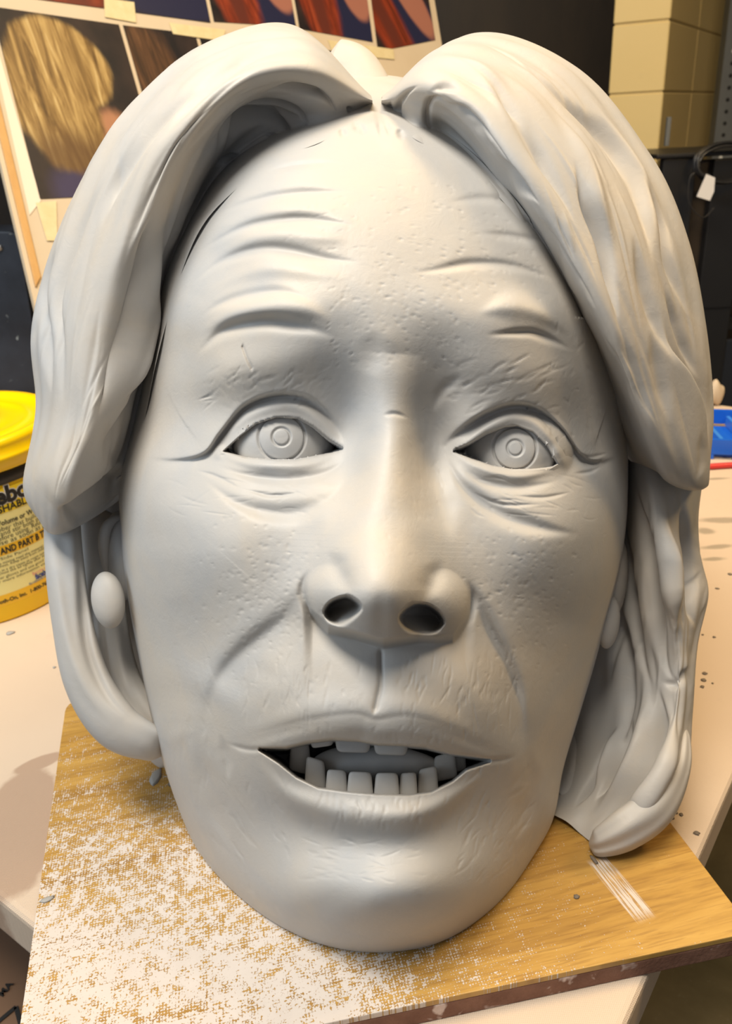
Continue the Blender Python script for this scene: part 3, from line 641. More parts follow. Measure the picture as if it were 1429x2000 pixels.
# ears, earrings, neck
def blob(name, px, py, z, rx, ry, rz, rot=0, e=1.0, parent=HEAD, m_=CLAY, n=40, m=48):
    A, Z = np.meshgrid(np.linspace(0, np.pi, n), np.linspace(0, 2 * np.pi, m, endpoint=False), indexing='ij')
    X = np.sin(A) * np.cos(Z) * rx; Y = -np.cos(A) * ry; D = np.sign(np.sin(Z)) * np.abs(np.sin(A) * np.sin(Z)) ** e * rz
    c, s_ = math.cos(math.radians(rot)), math.sin(math.radians(rot))
    pts = P(px + X * c - Y * s_, py + X * s_ + Y * c, 0.5 - (z + D) / 1000.0)
    return mesh_np(name, pts.reshape(-1, 3), grid_quads(n, m, False, True), m_, parent)
blob('ear', 238, 1085, -160, 38, 88, 18, -4)
b = bmesh.new(); ear_rim = cr([(246, 1010, -152), (224, 1014, -148), (208, 1032, -146), (203, 1062, -147), (206, 1100, -150), (212, 1130, -156)], 40)
tube(b, [Vector(P(x, y, 0.5 - z / 1000)) for x, y, z in ear_rim], [0.0015 + 0.003 * math.sin(i / 39 * math.pi) for i in range(40)], 14); ob('ear_rim', b, CLAY, HEAD, True)
blob('ear', 1200, 1130, -165, 26, 80, 18, 6)
blob('earring', 211, 1172, -112, 33, 56, 13, -8, 0.8)
blob('earring', 1188, 1215, -142, 22, 52, 12, 6, 0.8)

# the clay sits on the board: whatever would sink into it is pressed flat
for o in HEAD.children:
    me = o.data; a = np.empty(len(me.vertices) * 3, np.float32); me.vertices.foreach_get('co', a); a = a.reshape(-1, 3)
    a[:, 2] = np.maximum(a[:, 2], 0.7712); me.vertices.foreach_set('co', a.ravel()); me.update()

# ------------------------------------------------------------------ board under the head
ZT, ZB = 0.750, 0.770
q = [PZ(20, 2131, ZB), PZ(1472, 1820, ZB), None, PZ(130, 1365, ZB)]
q[2] = q[1] + (q[3] - q[0])
bu = (q[1] - q[0]).normalized(); bv = (q[3] - q[0]).normalized()
woodm = mat('golden_board_with_plaster', (0.5, 0.3, 0.1), 0.38); k = NT(woodm)
geo = k.n('ShaderNodeTexCoord').outputs['Object']
def dotn(vec, off):
    o = k.n('ShaderNodeVectorMath'); o.operation = 'DOT_PRODUCT'; k.l(geo, o.inputs[0]); o.inputs[1].default_value = vec
    return k.math('SUBTRACT', o.outputs['Value'], Vector(vec).dot(off))
U_ = dotn(bu, q[0]); V_ = dotn(bv, q[0])
cmb = k.n('ShaderNodeCombineXYZ'); k.l(U_, cmb.inputs[0]); k.l(V_, cmb.inputs[1]); uv = cmb.outputs[0]
def mapped(scale):
    m_ = k.n('ShaderNodeMapping'); m_.inputs['Scale'].default_value = scale; k.l(uv, m_.inputs[0]); return m_.outputs[0]
g1 = k.noise(mapped((6, 60, 1)), 1.0, 6, 0.62, 1.5); g2 = k.noise(mapped((30, 500, 1)), 1.0, 4, 0.6, 0.4); g3 = k.noise(mapped((3, 14, 1)), 1.0, 3)
wood = k.ramp(g1, [(0.28, (0.26, 0.13, 0.03)), (0.5, (0.44, 0.245, 0.055)), (0.75, (0.55, 0.33, 0.085))])
wood = k.mix(k.ramp(g2, [(0.36, (0.55,) * 3), (0.5, (0, 0, 0))]), wood, (0.25, 0.12, 0.03))
wood = k.mix(k.ramp(g3, [(0.4, (0, 0, 0)), (0.7, (0.35,) * 3)]), wood, (0.54, 0.34, 0.10))
# plaster: dense near the front left, thin towards the back and the right, broken by a cloth weave
def mr(x, a, b, c, d):
    o = k.n('ShaderNodeMapRange'); o.interpolation_type = 'SMOOTHSTEP'; k.l(x, o.inputs[0])
    for i_, v_ in enumerate((a, b, c, d)): o.inputs[i_ + 1].default_value = v_
    return o.outputs[0]
dens = k.math('MULTIPLY', mr(U_, 0.15, 0.40, 1.0, 0.18), mr(V_, 0.05, 0.36, 1.0, 0.30))
dens = k.math('MULTIPLY', dens, mr(U_, 0.36, 0.42, 1.0, 0.0))
dens = k.math('ADD', dens, k.math('MULTIPLY', k.math('SUBTRACT', k.noise(mapped((9, 16, 1)), 1.0, 3), 0.5), 0.85))
patt = k.math('ADD', k.math('MULTIPLY', k.noise(uv, 480, 3, 0.65), 0.5), k.math('MULTIPLY', k.noise(uv, 110, 5, 0.65), 0.5))
wv = k.n('ShaderNodeTexWave'); wv.bands_direction = 'X'; wv.inputs['Scale'].default_value = 160; k.l(uv, wv.inputs[0])
wv2 = k.n('ShaderNodeTexWave'); wv2.bands_direction = 'Y'; wv2.inputs['Scale'].default_value = 160; k.l(uv, wv2.inputs[0])
weave = k.math('MULTIPLY', wv.outputs['Fac'], wv2.outputs['Fac'])
patt = k.math('ADD', patt, k.math('MULTIPLY', k.math('SUBTRACT', weave, 0.3), 0.11))
pm = mr(k.math('ADD', patt, k.math('MULTIPLY', dens, 0.25)), 0.665, 0.715, 0, 1)
# one brushed streak of plaster beyond the right lock of hair
s0, s1 = PZ(1160, 1672, ZB), PZ(1268, 1802, ZB)
sd_ = (s1 - s0); sl = sd_.length; sd_.normalize(); sn_ = Vector((-sd_.y, sd_.x, 0))
SA, SN = dotn(sd_, s0), dotn(sn_, s0)
cm2 = k.n('ShaderNodeCombineXYZ'); k.l(SA, cm2.inputs[0]); k.l(SN, cm2.inputs[1])
mp2 = k.n('ShaderNodeMapping'); mp2.inputs['Scale'].default_value = (30, 700, 1); k.l(cm2.outputs[0], mp2.inputs[0])
st = k.math('MULTIPLY', mr(SA, 0.0, 0.008, 0, 1), mr(SA, sl - 0.012, sl, 1, 0))
wid = k.math('MULTIPLY', mr(SN, -0.009, -0.007, 0, 1), mr(SN, 0.0065, 0.0085, 1, 0))
st = k.math('MULTIPLY', k.math('MULTIPLY', st, wid), mr(k.noise(mp2.outputs[0], 1.0, 2), 0.42, 0.55, 0.1, 0.95))
pm = k.math('MAXIMUM', pm, st)
plc = k.mix(k.noise(uv, 40, 3), (0.56, 0.49, 0.43), (0.66, 0.59, 0.53))
k.color(k.mix(pm, wood, plc)); k.rough(k.mix(pm, (0.34,) * 3, (0.85,) * 3)); k.normal(k.bump(k.math('ADD', pm, k.math('MULTIPLY', g2, 0.15)), 0.5, 0.0006))
edgem = mat('raw_board_edge', (0.2, 0.1, 0.06), 0.8); k2 = NT(edgem); v2 = k2.coord()
ev = k2.noise(v2, 45, 5, 0.65)
k2.color(k2.mix(k2.ramp(k2.noise(v2, 18, 4, 0.6, 0.5), [(0.56, (0, 0, 0)), (0.60, (1, 1, 1))]), k2.ramp(ev, [(0.3, (0.15, 0.065, 0.04)), (0.7, (0.26, 0.13, 0.085))]), (0.62, 0.50, 0.45)))
k2.normal(k2.bump(k2.noise(v2, 300, 4), 0.6, 0.001))
BOARD = empty('modelling_board', q[0] + (q[2] - q[0]) * 0.5 + Vector((0, 0, -0.02)), 'golden plywood board with white plaster residue under the clay head', 'board')
b = bmesh.new()
# rounded far-left corner
rc = 0.02; pts = [q[0], q[1], q[2]]
for i in range(7):
    a = i / 6 * math.pi / 2; pts.append(q[3] - bv * rc + bu * rc + bv * rc * math.cos(a) * 1.0 * 1.0 + -bu * rc * math.sin(a))
vs = [b.verts.new(p) for p in pts]; f = b.faces.new(vs)
r_ = bmesh.ops.extrude_face_region(b, geom=[f])
for g in r_['geom']:
    if isinstance(g, bmesh.types.BMVert): g.co.z -= 0.005
ob('board_face', b, woodm, BOARD, bevel=0.0008)
b = bmesh.new(); vs = [b.verts.new(p + Vector((0, 0, -0.005))) for p in pts]; f = b.faces.new(vs)
r_ = bmesh.ops.extrude_face_region(b, geom=[f])
for g in r_['geom']:
    if isinstance(g, bmesh.types.BMVert): g.co.z -= 0.015
ob('board_core', b, edgem, BOARD, bevel=0.0012)

# ------------------------------------------------------------------ work table in canvas
def tl(px, py): return PZ(px, py, ZT)
fr = [tl(1269, 1895), tl(1429, 1525)]; dr = (fr[1] - fr[0]).normalized()
dl = Vector((-dr.y, dr.x, 0)); fl0 = tl(65, 1810)
a_ = ((fl0 - fr[0]).cross(dl)).z / dr.cross(dl).z
corner = fr[0] + dr * a_
far = (tl(1405, 790) - corner).dot(dr)
tablem = mat('cream_canvas', (0.62, 0.5, 0.38), 0.85, spec=0.2); k = NT(tablem)
geo = k.n('ShaderNodeTexCoord').outputs['Object']
base = k.mix(k.noise(geo, 5, 4), (0.58, 0.455, 0.345), (0.64, 0.52, 0.40))
base = k.mix(k.ramp(k.noise(geo, 26, 5, 0.65), [(0.62, (0, 0, 0)), (0.74, (0.35,) * 3)]), base, (0.50, 0.40, 0.32))
def blot(px, py, rx, ry, rot=0.0, soft=0.25, nz=0.35):
    """0..1 mask of one blot on the cloth at its own place"""
    c = tl(px, py); m_ = k.n('ShaderNodeMapping'); m_.vector_type = 'TEXTURE'
    m_.inputs['Location'].default_value = (c.x, c.y, ZT); m_.inputs['Rotation'].default_value = (0, 0, rot); m_.inputs['Scale'].default_value = (rx, ry, 1)
    k.l(geo, m_.inputs[0]); ln = k.n('ShaderNodeVectorMath'); ln.operation = 'LENGTH'; k.l(m_.outputs[0], ln.inputs[0])
    d_ = k.math('ADD', ln.outputs['Value'], k.math('MULTIPLY', k.math('SUBTRACT', k.noise(geo, 45, 4), 0.5), nz * 2))
    o = k.n('ShaderNodeMapRange'); o.interpolation_type = 'SMOOTHSTEP'; k.l(d_, o.inputs[0])
    o.inputs[1].default_value = 1 - soft; o.inputs[2].default_value = 1 + soft; o.inputs[3].default_value = 1; o.inputs[4].default_value = 0
    return o.outputs[0]
brown_patch = None  # browner patch of canvas left of the board
for args in ((40, 1585, 0.030, 0.055, 0.15, 0.1, 0.2), (20, 1660, 0.038, 0.05, 0.2, 0.1, 0.2), (78, 1490, 0.024, 0.009, 0.5, 0.15, 0.25)):
    m_ = blot(*args); brown_patch = m_ if brown_patch is None else k.math('MAXIMUM', brown_patch, m_)
base = k.mix(k.math('MULTIPLY', brown_patch, 0.7), base, (0.34, 0.22, 0.15))
sm = None
for args in ((1405, 1016, 0.026, 0.009, -0.1), (1377, 1037, 0.012, 0.010, 0.0), (1400, 1068, 0.022, 0.006, 0.1), (1392, 1092, 0.014, 0.005, 0), (1398, 935, 0.02, 0.004, 0)):
    m_ = blot(*args, 0.4, 0.4); sm = m_ if sm is None else k.math('MAXIMUM', sm, m_)
base = k.mix(k.math('MULTIPLY', sm, 0.75), base, (0.27, 0.23, 0.17))
k.color(base)
wv = k.n('ShaderNodeTexWave'); wv.inputs['Scale'].default_value = 260; wv.bands_direction = 'X'; k.l(geo, wv.inputs[0])
wv2 = k.n('ShaderNodeTexWave'); wv2.inputs['Scale'].default_value = 260; wv2.bands_direction = 'Y'; k.l(geo, wv2.inputs[0])
k.normal(k.bump(k.math('ADD', k.math('MULTIPLY', wv.outputs['Fac'], wv2.outputs['Fac']), k.math('MULTIPLY', k.noise(geo, 30, 4), 1.5)), 0.35, 0.0009))
TABLE = empty('worktable', corner + dr * 0.5 + dl * 0.5 + Vector((0, 0, -ZT)), 'big canvas-covered worktable carrying the board, the head and the yellow pail', 'table')
b = bmesh.new(); slab(b, [corner, corner + dr * far, corner + dr * far + dl * 2.2, corner + dl * 2.2], 0.048); ob('table_top', b, tablem, TABLE, bevel=0.006, seg=3)
legm = mat('dark_timber', (0.05, 0.028, 0.016), 0.7)
for (s_, t_) in ((0.09, 0.09), (far - 0.1, 0.09), (0.09, 2.1), (far - 0.1, 2.1)):
    b = bmesh.new(); c = corner + dr * s_ + dl * t_; box(b, (c.x, c.y, 0.351), (0.07, 0.07, 0.702), math.atan2(dr.y, dr.x)); ob('leg', b, legm, TABLE, bevel=0.004)
lp = PZ(1418, 1650, 0.0)
print('legpoint', (lp - corner).dot(dr), (lp - corner).dot(dl), 'far', far)

# ------------------------------------------------------------------ room shell
fm = mat('concrete_floor', (0.14, 0.12, 0.07), 0.45); k = NT(fm); v = k.coord()
c = k.ramp(k.noise(v, 4, 6, 0.65, 0.4), [(0.3, (0.085, 0.07, 0.033)), (0.7, (0.19, 0.155, 0.085))])
c = k.mix(k.ramp(k.noise(v, 60, 4, 0.7), [(0.64, (0, 0, 0)), (0.72, (0.5,) * 3)]), c, (0.3, 0.27, 0.19)); k.color(c); k.normal(k.bump(k.noise(v, 40, 5), 0.2, 0.002))
b = bmesh.new(); box(b, (0, 1.2, -0.05), (7.0, 6.4, 0.1)); tag(ob('floor', b, fm), kind='structure')
wm = mat('dark_brown_wall', (0.022, 0.013, 0.006), 0.55); k = NT(wm); v = k.coord((1, 1, 0.3))
k.color(k.ramp(k.noise(v, 5, 5, 0.6), [(0.35, (0.010, 0.006, 0.003)), (0.7, (0.030, 0.018, 0.008))]))
b = bmesh.new(); box(b, (0, 3.55, 1.55), (7.0, 0.1, 3.1)); tag(ob('wall_back', b, wm), kind='structure')
lw = mat('workshop_wall', (0.36, 0.33, 0.28), 0.8); k = NT(lw); k.color(k.mix(k.noise(k.coord(), 2, 4), (0.32, 0.29, 0.24), (0.40, 0.37, 0.32)))
b = bmesh.new(); box(b, (-3.55, 1.2, 1.55), (0.1, 6.4, 3.1)); tag(ob('wall_left', b, lw), kind='structure')
b = bmesh.new(); box(b, (3.55, 1.2, 1.55), (0.1, 6.4, 3.1)); tag(ob('wall_right', b, lw), kind='structure')
b = bmesh.new(); box(b, (0, 1.2, 3.15), (7.2, 6.4, 0.1)); tag(ob('ceiling', b, mat('white_ceiling', (0.6, 0.59, 0.56), 0.9)), kind='structure')
# cream block pier: every block its own piece, joints recessed
pm_ = mat('cream_painted_block', (0.6, 0.56, 0.25), 0.55); k = NT(pm_); v = k.coord()
k.color(k.mix(k.ramp(k.noise(v, 14, 5, 0.6), [(0.6, (0, 0, 0)), (0.8, (0.4,) * 3)]), k.mix(k.noise(v, 3, 3), (0.66, 0.49, 0.19), (0.72, 0.555, 0.25)), (0.55, 0.42, 0.2)))
k.normal(k.bump(k.noise(v, 160, 4, 0.6), 0.25, 0.002))
Kp = Vector(P(1298, 150, 2.30)); Lp = Vector(P(1190, 150, 2.36)); Rp = Vector(P(1401, 150, 2.92))
PIER = bpy.data.objects.new('wall_pier', None); COL.objects.link(PIER); PIER.location = (Kp.x, Kp.y, 0); tag(PIER, kind='structure'); bpy.context.view_layer.update()
jm = mat('cream_joint', (0.5, 0.38, 0.17), 0.7)
dU = Vector((Lp.x - Kp.x, Lp.y - Kp.y, 0)); dV = Vector((Rp.x - Kp.x, Rp.y - Kp.y, 0))
K0 = Vector((Kp.x, Kp.y, 0)); eU, eV = dU.normalized(), dV.normalized(); e = 0.004
zj = CAM[2] + 0  # course height from two joints in the photo
z1 = float(P(1304, 43, 2.30)[2]); z2 = float(P(1291, 179, 2.30)[2]); ch = z1 - z2
print('block course', ch, z1)
b = bmesh.new(); c0 = K0 + eU * e + eV * e
hexa(b, [c0, c0 + eU * (dU.length - 2 * e), c0 + eU * (dU.length - 2 * e) + eV * (dV.length - e), c0 + eV * (dV.length - e)] + [p + Vector((0, 0, 3.1)) for p in (c0, c0 + eU * (dU.length - 2 * e), c0 + eU * (dU.length - 2 * e) + eV * (dV.length - e), c0 + eV * (dV.length - e))])
ob('joint_core', b, jm, PIER)
n0 = math.ceil(z1 / ch); zz = z1 - n0 * ch
while zz < 3.1:
    lo, hi = max(zz + 0.002, 0.0), min(zz + ch - 0.002, 3.1)
    if hi > lo + 0.02:
        half = dV.length * 0.48
        for (a0, a1, v0, v1) in ((0, dU.length, 0, half - 0.002), (0, dU.length, half + 0.002, dV.length)):
            b = bmesh.new(); p4 = [K0 + eU * a0 + eV * v0, K0 + eU * a1 + eV * v0, K0 + eU * a1 + eV * v1, K0 + eU * a0 + eV * v1]
            hexa(b, [p + Vector((0, 0, lo)) for p in p4] + [p + Vector((0, 0, hi)) for p in p4]); ob('block', b, pm_, PIER, bevel=0.003, seg=1)
    zz += ch

# ------------------------------------------------------------------ yellow pail
bm_y = mat('yellow_plastic', (0.95, 0.62, 0.0), 0.28)
G0 = PZ(-2, 1220, ZT); dirh = Vector((G0.x, G0.y, 0)).normalized(); BR, BH = 0.125, 0.195
BC = G0 + dirh * (BR * 0.95)
PAIL = empty('yellow_pail', (BC.x, BC.y, ZT + 0.0005), 'yellow plastic pail with lid and printed label left of the clay head', 'pail')
bc = (BC.x, BC.y, ZT + 0.0005)
b = bmesh.new(); lathe(b, bc, [(BR * 0.93, 0), (BR * 0.945, 0.003), (BR * 0.985, BH * 0.86), (BR * 0.985, BH * 0.9), (BR * 0.97, BH * 0.97)], 96); ob('pail_body', b, bm_y, PAIL, True)
b = bmesh.new(); lathe(b, bc, [(BR * 0.975, BH * 0.872), (BR * 1.0, BH * 0.874), (BR * 1.0, BH * 0.952), (BR * 0.975, BH * 0.954)], 96); ob('black_band', b, mat('black_gap', (0.012, 0.011, 0.01), 0.5), PAIL, True)
b = bmesh.new(); LZ = BH * 0.955
lathe(b, bc, [(BR * 0.99, LZ), (BR * 1.035, LZ + 0.001), (BR * 1.04, LZ + 0.012), (BR * 1.045, LZ + 0.013), (BR * 1.045, LZ + 0.017), (BR * 1.025, LZ + 0.018), (BR * 1.025, LZ + 0.028), (BR * 1.03, LZ + 0.031), (BR * 1.0, LZ + 0.036), (BR * 0.93, LZ + 0.036),
              (BR * 0.90, LZ + 0.031), (BR * 0.78, LZ + 0.030), (BR * 0.75, LZ + 0.033), (BR * 0.72, LZ + 0.030), (BR * 0.5, LZ + 0.030), (BR * 0.47, LZ + 0.033), (BR * 0.42, LZ + 0.033), (BR * 0.39, LZ + 0.029), (BR * 0.1, LZ + 0.029), (0.001, LZ + 0.029)], 96)
lid = ob('lid', b, bm_y, PAIL, True)
def cyl_r(z): return BR * (0.945 + 0.04 * z / (BH * 0.86))
ANG0 = math.atan2(-dirh.y, -dirh.x)
def cyl(u, z, lift): # u metres along the wall to the right as seen, z height
    r = cyl_r(z) + lift; a = ANG0 + u / BR
    return (bc[0] + r * math.cos(a), bc[1] + r * math.sin(a), bc[2] + z)
def wrap_patch(name, u0, u1, z0, z1, lift, m_, parent, n=40):
    b = bmesh.new(); rows = []
    for z in np.linspace(z0, z1, 6): rows.append([b.verts.new(cyl(u, z, lift)) for u in np.linspace(u0, u1, n)])
    for A, B in zip(rows, rows[1:]):
        for i in range(n - 1): b.faces.new((A[i], A[i + 1], B[i + 1], B[i]))
    return ob(name, b, m_, parent, True)
inkm = mat('black_ink', (0.012, 0.012, 0.012), 0.5); whitem = mat('white_ink', (0.85, 0.85, 0.82), 0.5); bluem = mat('blue_ink', (0.03, 0.06, 0.28), 0.5); pinkm = mat('pink_ink', (0.75, 0.25, 0.3), 0.5)
def text_bm(s, size, bold=0.0):
    cu = bpy.data.curves.new('t', 'FONT'); cu.body = s; cu.size = size; cu.offset = bold; cu.resolution_u = 3
    o = bpy.data.objects.new('t', cu); COL.objects.link(o); dg = bpy.context.evaluated_depsgraph_get(); dg.update()
    me = bpy.data.meshes.new_from_object(o.evaluated_get(dg)); b = bmesh.new(); b.from_mesh(me)
    bpy.data.objects.remove(o); bpy.data.meshes.remove(me); bpy.data.curves.remove(cu); return b
def cyl_text(name, s, u, z, size, m_, parent, lift=0.0009, bold=0.0, width=None):
    b = text_bm(s, size, bold); sx = 1.0
    if width: w_ = max(v.co.x for v in b.verts); sx = width / w_
    bmesh.ops.triangulate(b, faces=b.faces)
    for v in b.verts: v.co = Vector(cyl(u + v.co.x * sx, z + v.co.y, lift))
    return ob(name, b, m_, parent)
paleM = mat('pale_label', (0.88, 0.80, 0.34), 0.5); orM = mat('amber_label', (0.88, 0.52, 0.02), 0.45); yelM = mat('yellow_label', (0.93, 0.68, 0.02), 0.4)
PU = 0.00072  # metres along the wall per photo pixel at the pail
U0 = 56 * PU
Z0 = lambda py: BH * 0.86 * (1 - (py - 975) / (1219 - 975)) # photo row -> height on the wall
lab = wrap_patch('label', -0.13, 0.13, Z0(1185), Z0(978), 0.0004, paleM, PAIL)
wrap_patch('label_band', -0.13, 0.13, Z0(1020), Z0(978), 0.0006, yelM, lab)
wrap_patch('label_band', -0.13, 0.13, Z0(1094), Z0(1076), 0.0006, orM, lab)
wrap_patch('label_band', -0.13, 0.13, Z0(1187), Z0(1166), 0.0006, orM, lab)
cyl_text('lettering_outline', 'Rebound', U0 - 0.0265, Z0(1003), 0.0275, whitem, lab, 0.0008, 0.0022)
cyl_text('lettering', 'Rebound', U0 - 0.0265, Z0(1003), 0.0275, inkm, lab, 0.0011, 0.0012)
cyl_text('lettering', 'BRUSHABLE SILICONE RUBBER', U0 - 0.0335, Z0(1018), 0.0125, inkm, lab, 0.0011, 0.0003)
for i, (s_, py) in enumerate((('Mix Ratio: 1A : 1B by Volume or Weight', 1040), ('A silicone rubber that builds a mold in', 1050), ('layers. Shake and stir both parts. Thor-', 1058), ('oughly stir before using. Reusable, long', 1066), ('shelf life. Use as soon as possible.', 1074))):
    cyl_text('lettering', s_, U0 - (0.087 if i == 0 else 0.06), Z0(py), 0.0078 if i else 0.0085, inkm, lab, 0.0011, 0.0002 if i == 0 else 0.0, 0.135)
cyl_text('lettering', 'MIX PART A AND PART B THOROUGHLY', U0 - 0.068, Z0(1091), 0.0115, inkm, lab, 0.0011, 0.0004, 0.165)
for py, w_, s_ in ((1101, 0.05, 'See Side Panel'), (1109, 0.085, 'Before mixing read the material safety'), (1114, 0.08, 'data sheet. Keep away from children.'), (1122, 0.09, 'Store in a dry room at room temperature'), (1127, 0.085, 'and close the lid tightly after each use'), (1135, 0.095, 'Wear gloves and use good ventilation'), (1142, 0.1, 'For more information visit our pages')):
    cyl_text('lettering', s_, U0 - 0.035, Z0(py), 0.0048, inkm, lab, 0.0011, 0.0, w_)
for py in (1104, 1109, 1114, 1119, 1124, 1129, 1134): cyl_text('lettering', 'CAUTION keep closed', U0 + 0.052, Z0(py), 0.005, inkm, lab, 0.0011, 0.0002, 0.045)
cyl_text('lettering', 'Become a fan on', U0 + 0.013, Z0(1151), 0.006, pinkm, lab, 0.0011, 0.0, 0.032)
cyl_text('lettering', 'facebook', U0 + 0.016, Z0(1161), 0.0105, bluem, lab, 0.0011, 0.0004, 0.028)
cyl_text('lettering', 'facebook.com/ourpage', U0 + 0.006, Z0(1166), 0.005, bluem, lab, 0.0011, 0.0, 0.05)
cyl_text('lettering', 'Smooth-On, Inc.  1-800-762-0744  Macungie, PA', U0 - 0.045, Z0(1181), 0.0068, inkm, lab, 0.0011, 0.0002, 0.135)

# ------------------------------------------------------------------ leaning panel with taped photo prints
A3 = [Vector(P(95, 640, 1.28)), Vector(P(-70, -170, 1.36)), Vector(P(850, 60, 1.95))]
PN = (A3[1] - A3[0]).cross(A3[2] - A3[0]).normalized()
if PN.y > 0: PN = -PN
def PP(px, py, off=0.0):
    d = Vector(_F + (px - 714.5) / FPX * RV - (py - 1000.0) / FPX * UV); c = Vector(CAM)
    return c + d * ((A3[0] + PN * off - c).dot(PN) / d.dot(PN))
def flat(name, pxq, off, th, m_, parent=None, bevel=0.0):
    b = bmesh.new(); slab(b, [PP(x, y, off + th) for x, y in pxq], th, -PN); return ob(name, b, m_, parent, bevel=bevel)
creamp = mat('cream_board_face', (0.6, 0.5, 0.36), 0.7); k = NT(creamp); k.color(k.mix(k.noise(k.coord(), 9, 4), (0.54, 0.43, 0.29), (0.62, 0.52, 0.38)))
PNL = empty('photo_board', PP(300, 560), 'cream display board with wooden edge leaning behind the head, photo prints taped on', 'board')
PQ = [(78, 640), (-60, 60), (-105, -170), (820, -170), (868, 120), (900, 300), (880, 420)]
b = bmesh.new(); vf = [b.verts.new(PP(*p_)) for p_ in PQ]; vb = [b.verts.new(PP(*p_) - PN * 0.012) for p_ in PQ]
b.faces.new(vf); b.faces.new(vb[::-1])
for i in range(len(PQ)): b.faces.new((vf[i], vb[i], vb[(i + 1) % len(PQ)], vf[(i + 1) % len(PQ)]))
ob('panel_face', b, creamp, PNL)
woodE = mat('golden_wood_edge', (0.55, 0.30, 0.09), 0.5); k = NT(woodE); k.color(k.mix(k.noise(k.coord((40, 40, 4)), 1.5, 4), (0.44, 0.22, 0.055), (0.60, 0.35, 0.12)))
flat('wood_edge', [(70, 560), (-105, -170), (-88, -170), (80, 540)], -0.004, 0.008, woodE, PNL, 0.001)
flat('paper_fold', [(58, 420), (-14, 100), (-4, 96), (80, 392)], 0.0002, 0.001, mat('pale_paper', (0.75, 0.65, 0.52), 0.6), PNL)

def print_mat(name, kind, seed, quad):
    """a glossy colour print: broad shapes only, laid out in the sheet's own coordinates"""
    m_ = mat(name, (0.02, 0.02, 0.03), 0.5, 0, 0.3); k = NT(m_)
    geo = k.n('ShaderNodeTexCoord').outputs['Object']
    o0 = PP(*quad[3]); ux = PP(*quad[2]) - o0; uy = PP(*quad[0]) - o0
    def dt(vec):
        o = k.n('ShaderNodeVectorMath'); o.operation = 'DOT_PRODUCT'; k.l(geo, o.inputs[0]); vv = vec / vec.length_squared; o.inputs[1].default_value = vv
        return k.math('SUBTRACT', o.outputs['Value'], vv.dot(o0))
    u, v = dt(ux), dt(uy); c = k.n('ShaderNodeCombineXYZ'); k.l(u, c.inputs[0]); k.l(v, c.inputs[1]); c.inputs[2].default_value = seed; uv = c.outputs[0]
    def mp(sx, sy):
        q_ = k.n('ShaderNodeMapping'); q_.inputs['Scale'].default_value = (sx, sy, 1); k.l(uv, q_.inputs[0]); return q_.outputs[0]
    def oval(cx, cy, rx, ry, soft=0.3, wob=0.25):
        q_ = k.n('ShaderNodeMapping'); q_.vector_type = 'TEXTURE'; q_.inputs['Location'].default_value = (cx, cy, seed); q_.inputs['Scale'].default_value = (rx, ry, 1); k.l(uv, q_.inputs[0])
        l_ = k.n('ShaderNodeVectorMath'); l_.operation = 'LENGTH'; k.l(q_.outputs[0], l_.inputs[0])
        d_ = k.math('ADD', l_.outputs['Value'], k.math('MULTIPLY', k.math('SUBTRACT', k.noise(mp(7, 5), 1, 4), 0.5), wob * 2))
        o = k.n('ShaderNodeMapRange'); o.interpolation_type = 'SMOOTHSTEP'; k.l(d_, o.inputs[0])
        for i_, v_ in enumerate((1 - soft, 1 + soft, 1, 0)): o.inputs[i_ + 1].default_value = v_
        return o.outputs[0]
    strand = k.noise(mp(16, 2.2), 1.0, 6, 0.65, 0.9)
    bg = k.ramp(k.noise(mp(3, 3), 1, 3), [(0.35, (0.006, 0.005, 0.008)), (0.7, (0.03, 0.018, 0.016))])
    if kind == 'blonde':
        col = k.mix(oval(0.62, 0.02, 0.5, 0.22, 0.2, 0.1), bg, (0.035, 0.028, 0.075))
        col = k.mix(oval(0.76, 0.36, 0.16, 0.14, 0.3), col, (0.36, 0.17, 0.09))
        hair = k.ramp(strand, [(0.30, (0.06, 0.03, 0.008)), (0.46, (0.22, 0.13, 0.04)), (0.60, (0.42, 0.28, 0.10)), (0.78, (0.62, 0.50, 0.27))])
        hair = k.mix(k.math('MULTIPLY', oval(0.40, 0.16, 0.40, 0.20, 0.5), 0.85), hair, (0.10, 0.05, 0.018))
        col = k.mix(oval(0.52, 0.74, 0.38, 0.25, 0.08, 0.10), col, hair); col = k.mix(oval(0.36, 0.50, 0.33, 0.36, 0.10, 0.16), col, hair)
    elif kind == 'brown':
        col = k.mix(oval(0.8, 0.35, 0.25, 0.25), bg, (0.30, 0.09, 0.05))
        hair = k.ramp(strand, [(0.3, (0.02, 0.010, 0.006)), (0.6, (0.10, 0.045, 0.02)), (0.8, (0.26, 0.13, 0.06))])
        col = k.mix(oval(0.45, 0.6, 0.42, 0.42, 0.2), col, hair)
    else:
        col = k.mix(oval(0.9, 0.2, 0.42, 0.5, 0.15, 0.08), bg, (0.012, 0.014, 0.045))
        hair = k.ramp(strand, [(0.3, (0.06, 0.010, 0.004)), (0.55, (0.22, 0.03, 0.010)), (0.75, (0.34, 0.07, 0.025))])
        col = k.mix(oval(0.36, 0.5, 0.26, 0.7, 0.2, 0.12), col, hair)
        col = k.mix(oval(0.36, 0.45, 0.09, 0.7, 0.5, 0.2), col, (0.10, 0.02, 0.012))
        col = k.mix(oval(0.93, 0.66, 0.20, 0.36, 0.12, 0.05), col, (0.32, 0.13, 0.09))
    k.color(col); return m_
def photo(quad, kind, seed, label, group=None):
    o = flat('photo_print', quad, 0.0006, 0.0008, print_mat('print_%s_%d' % (kind, seed), kind, seed, quad)); tag(o, label, 'photo', group)
    return o
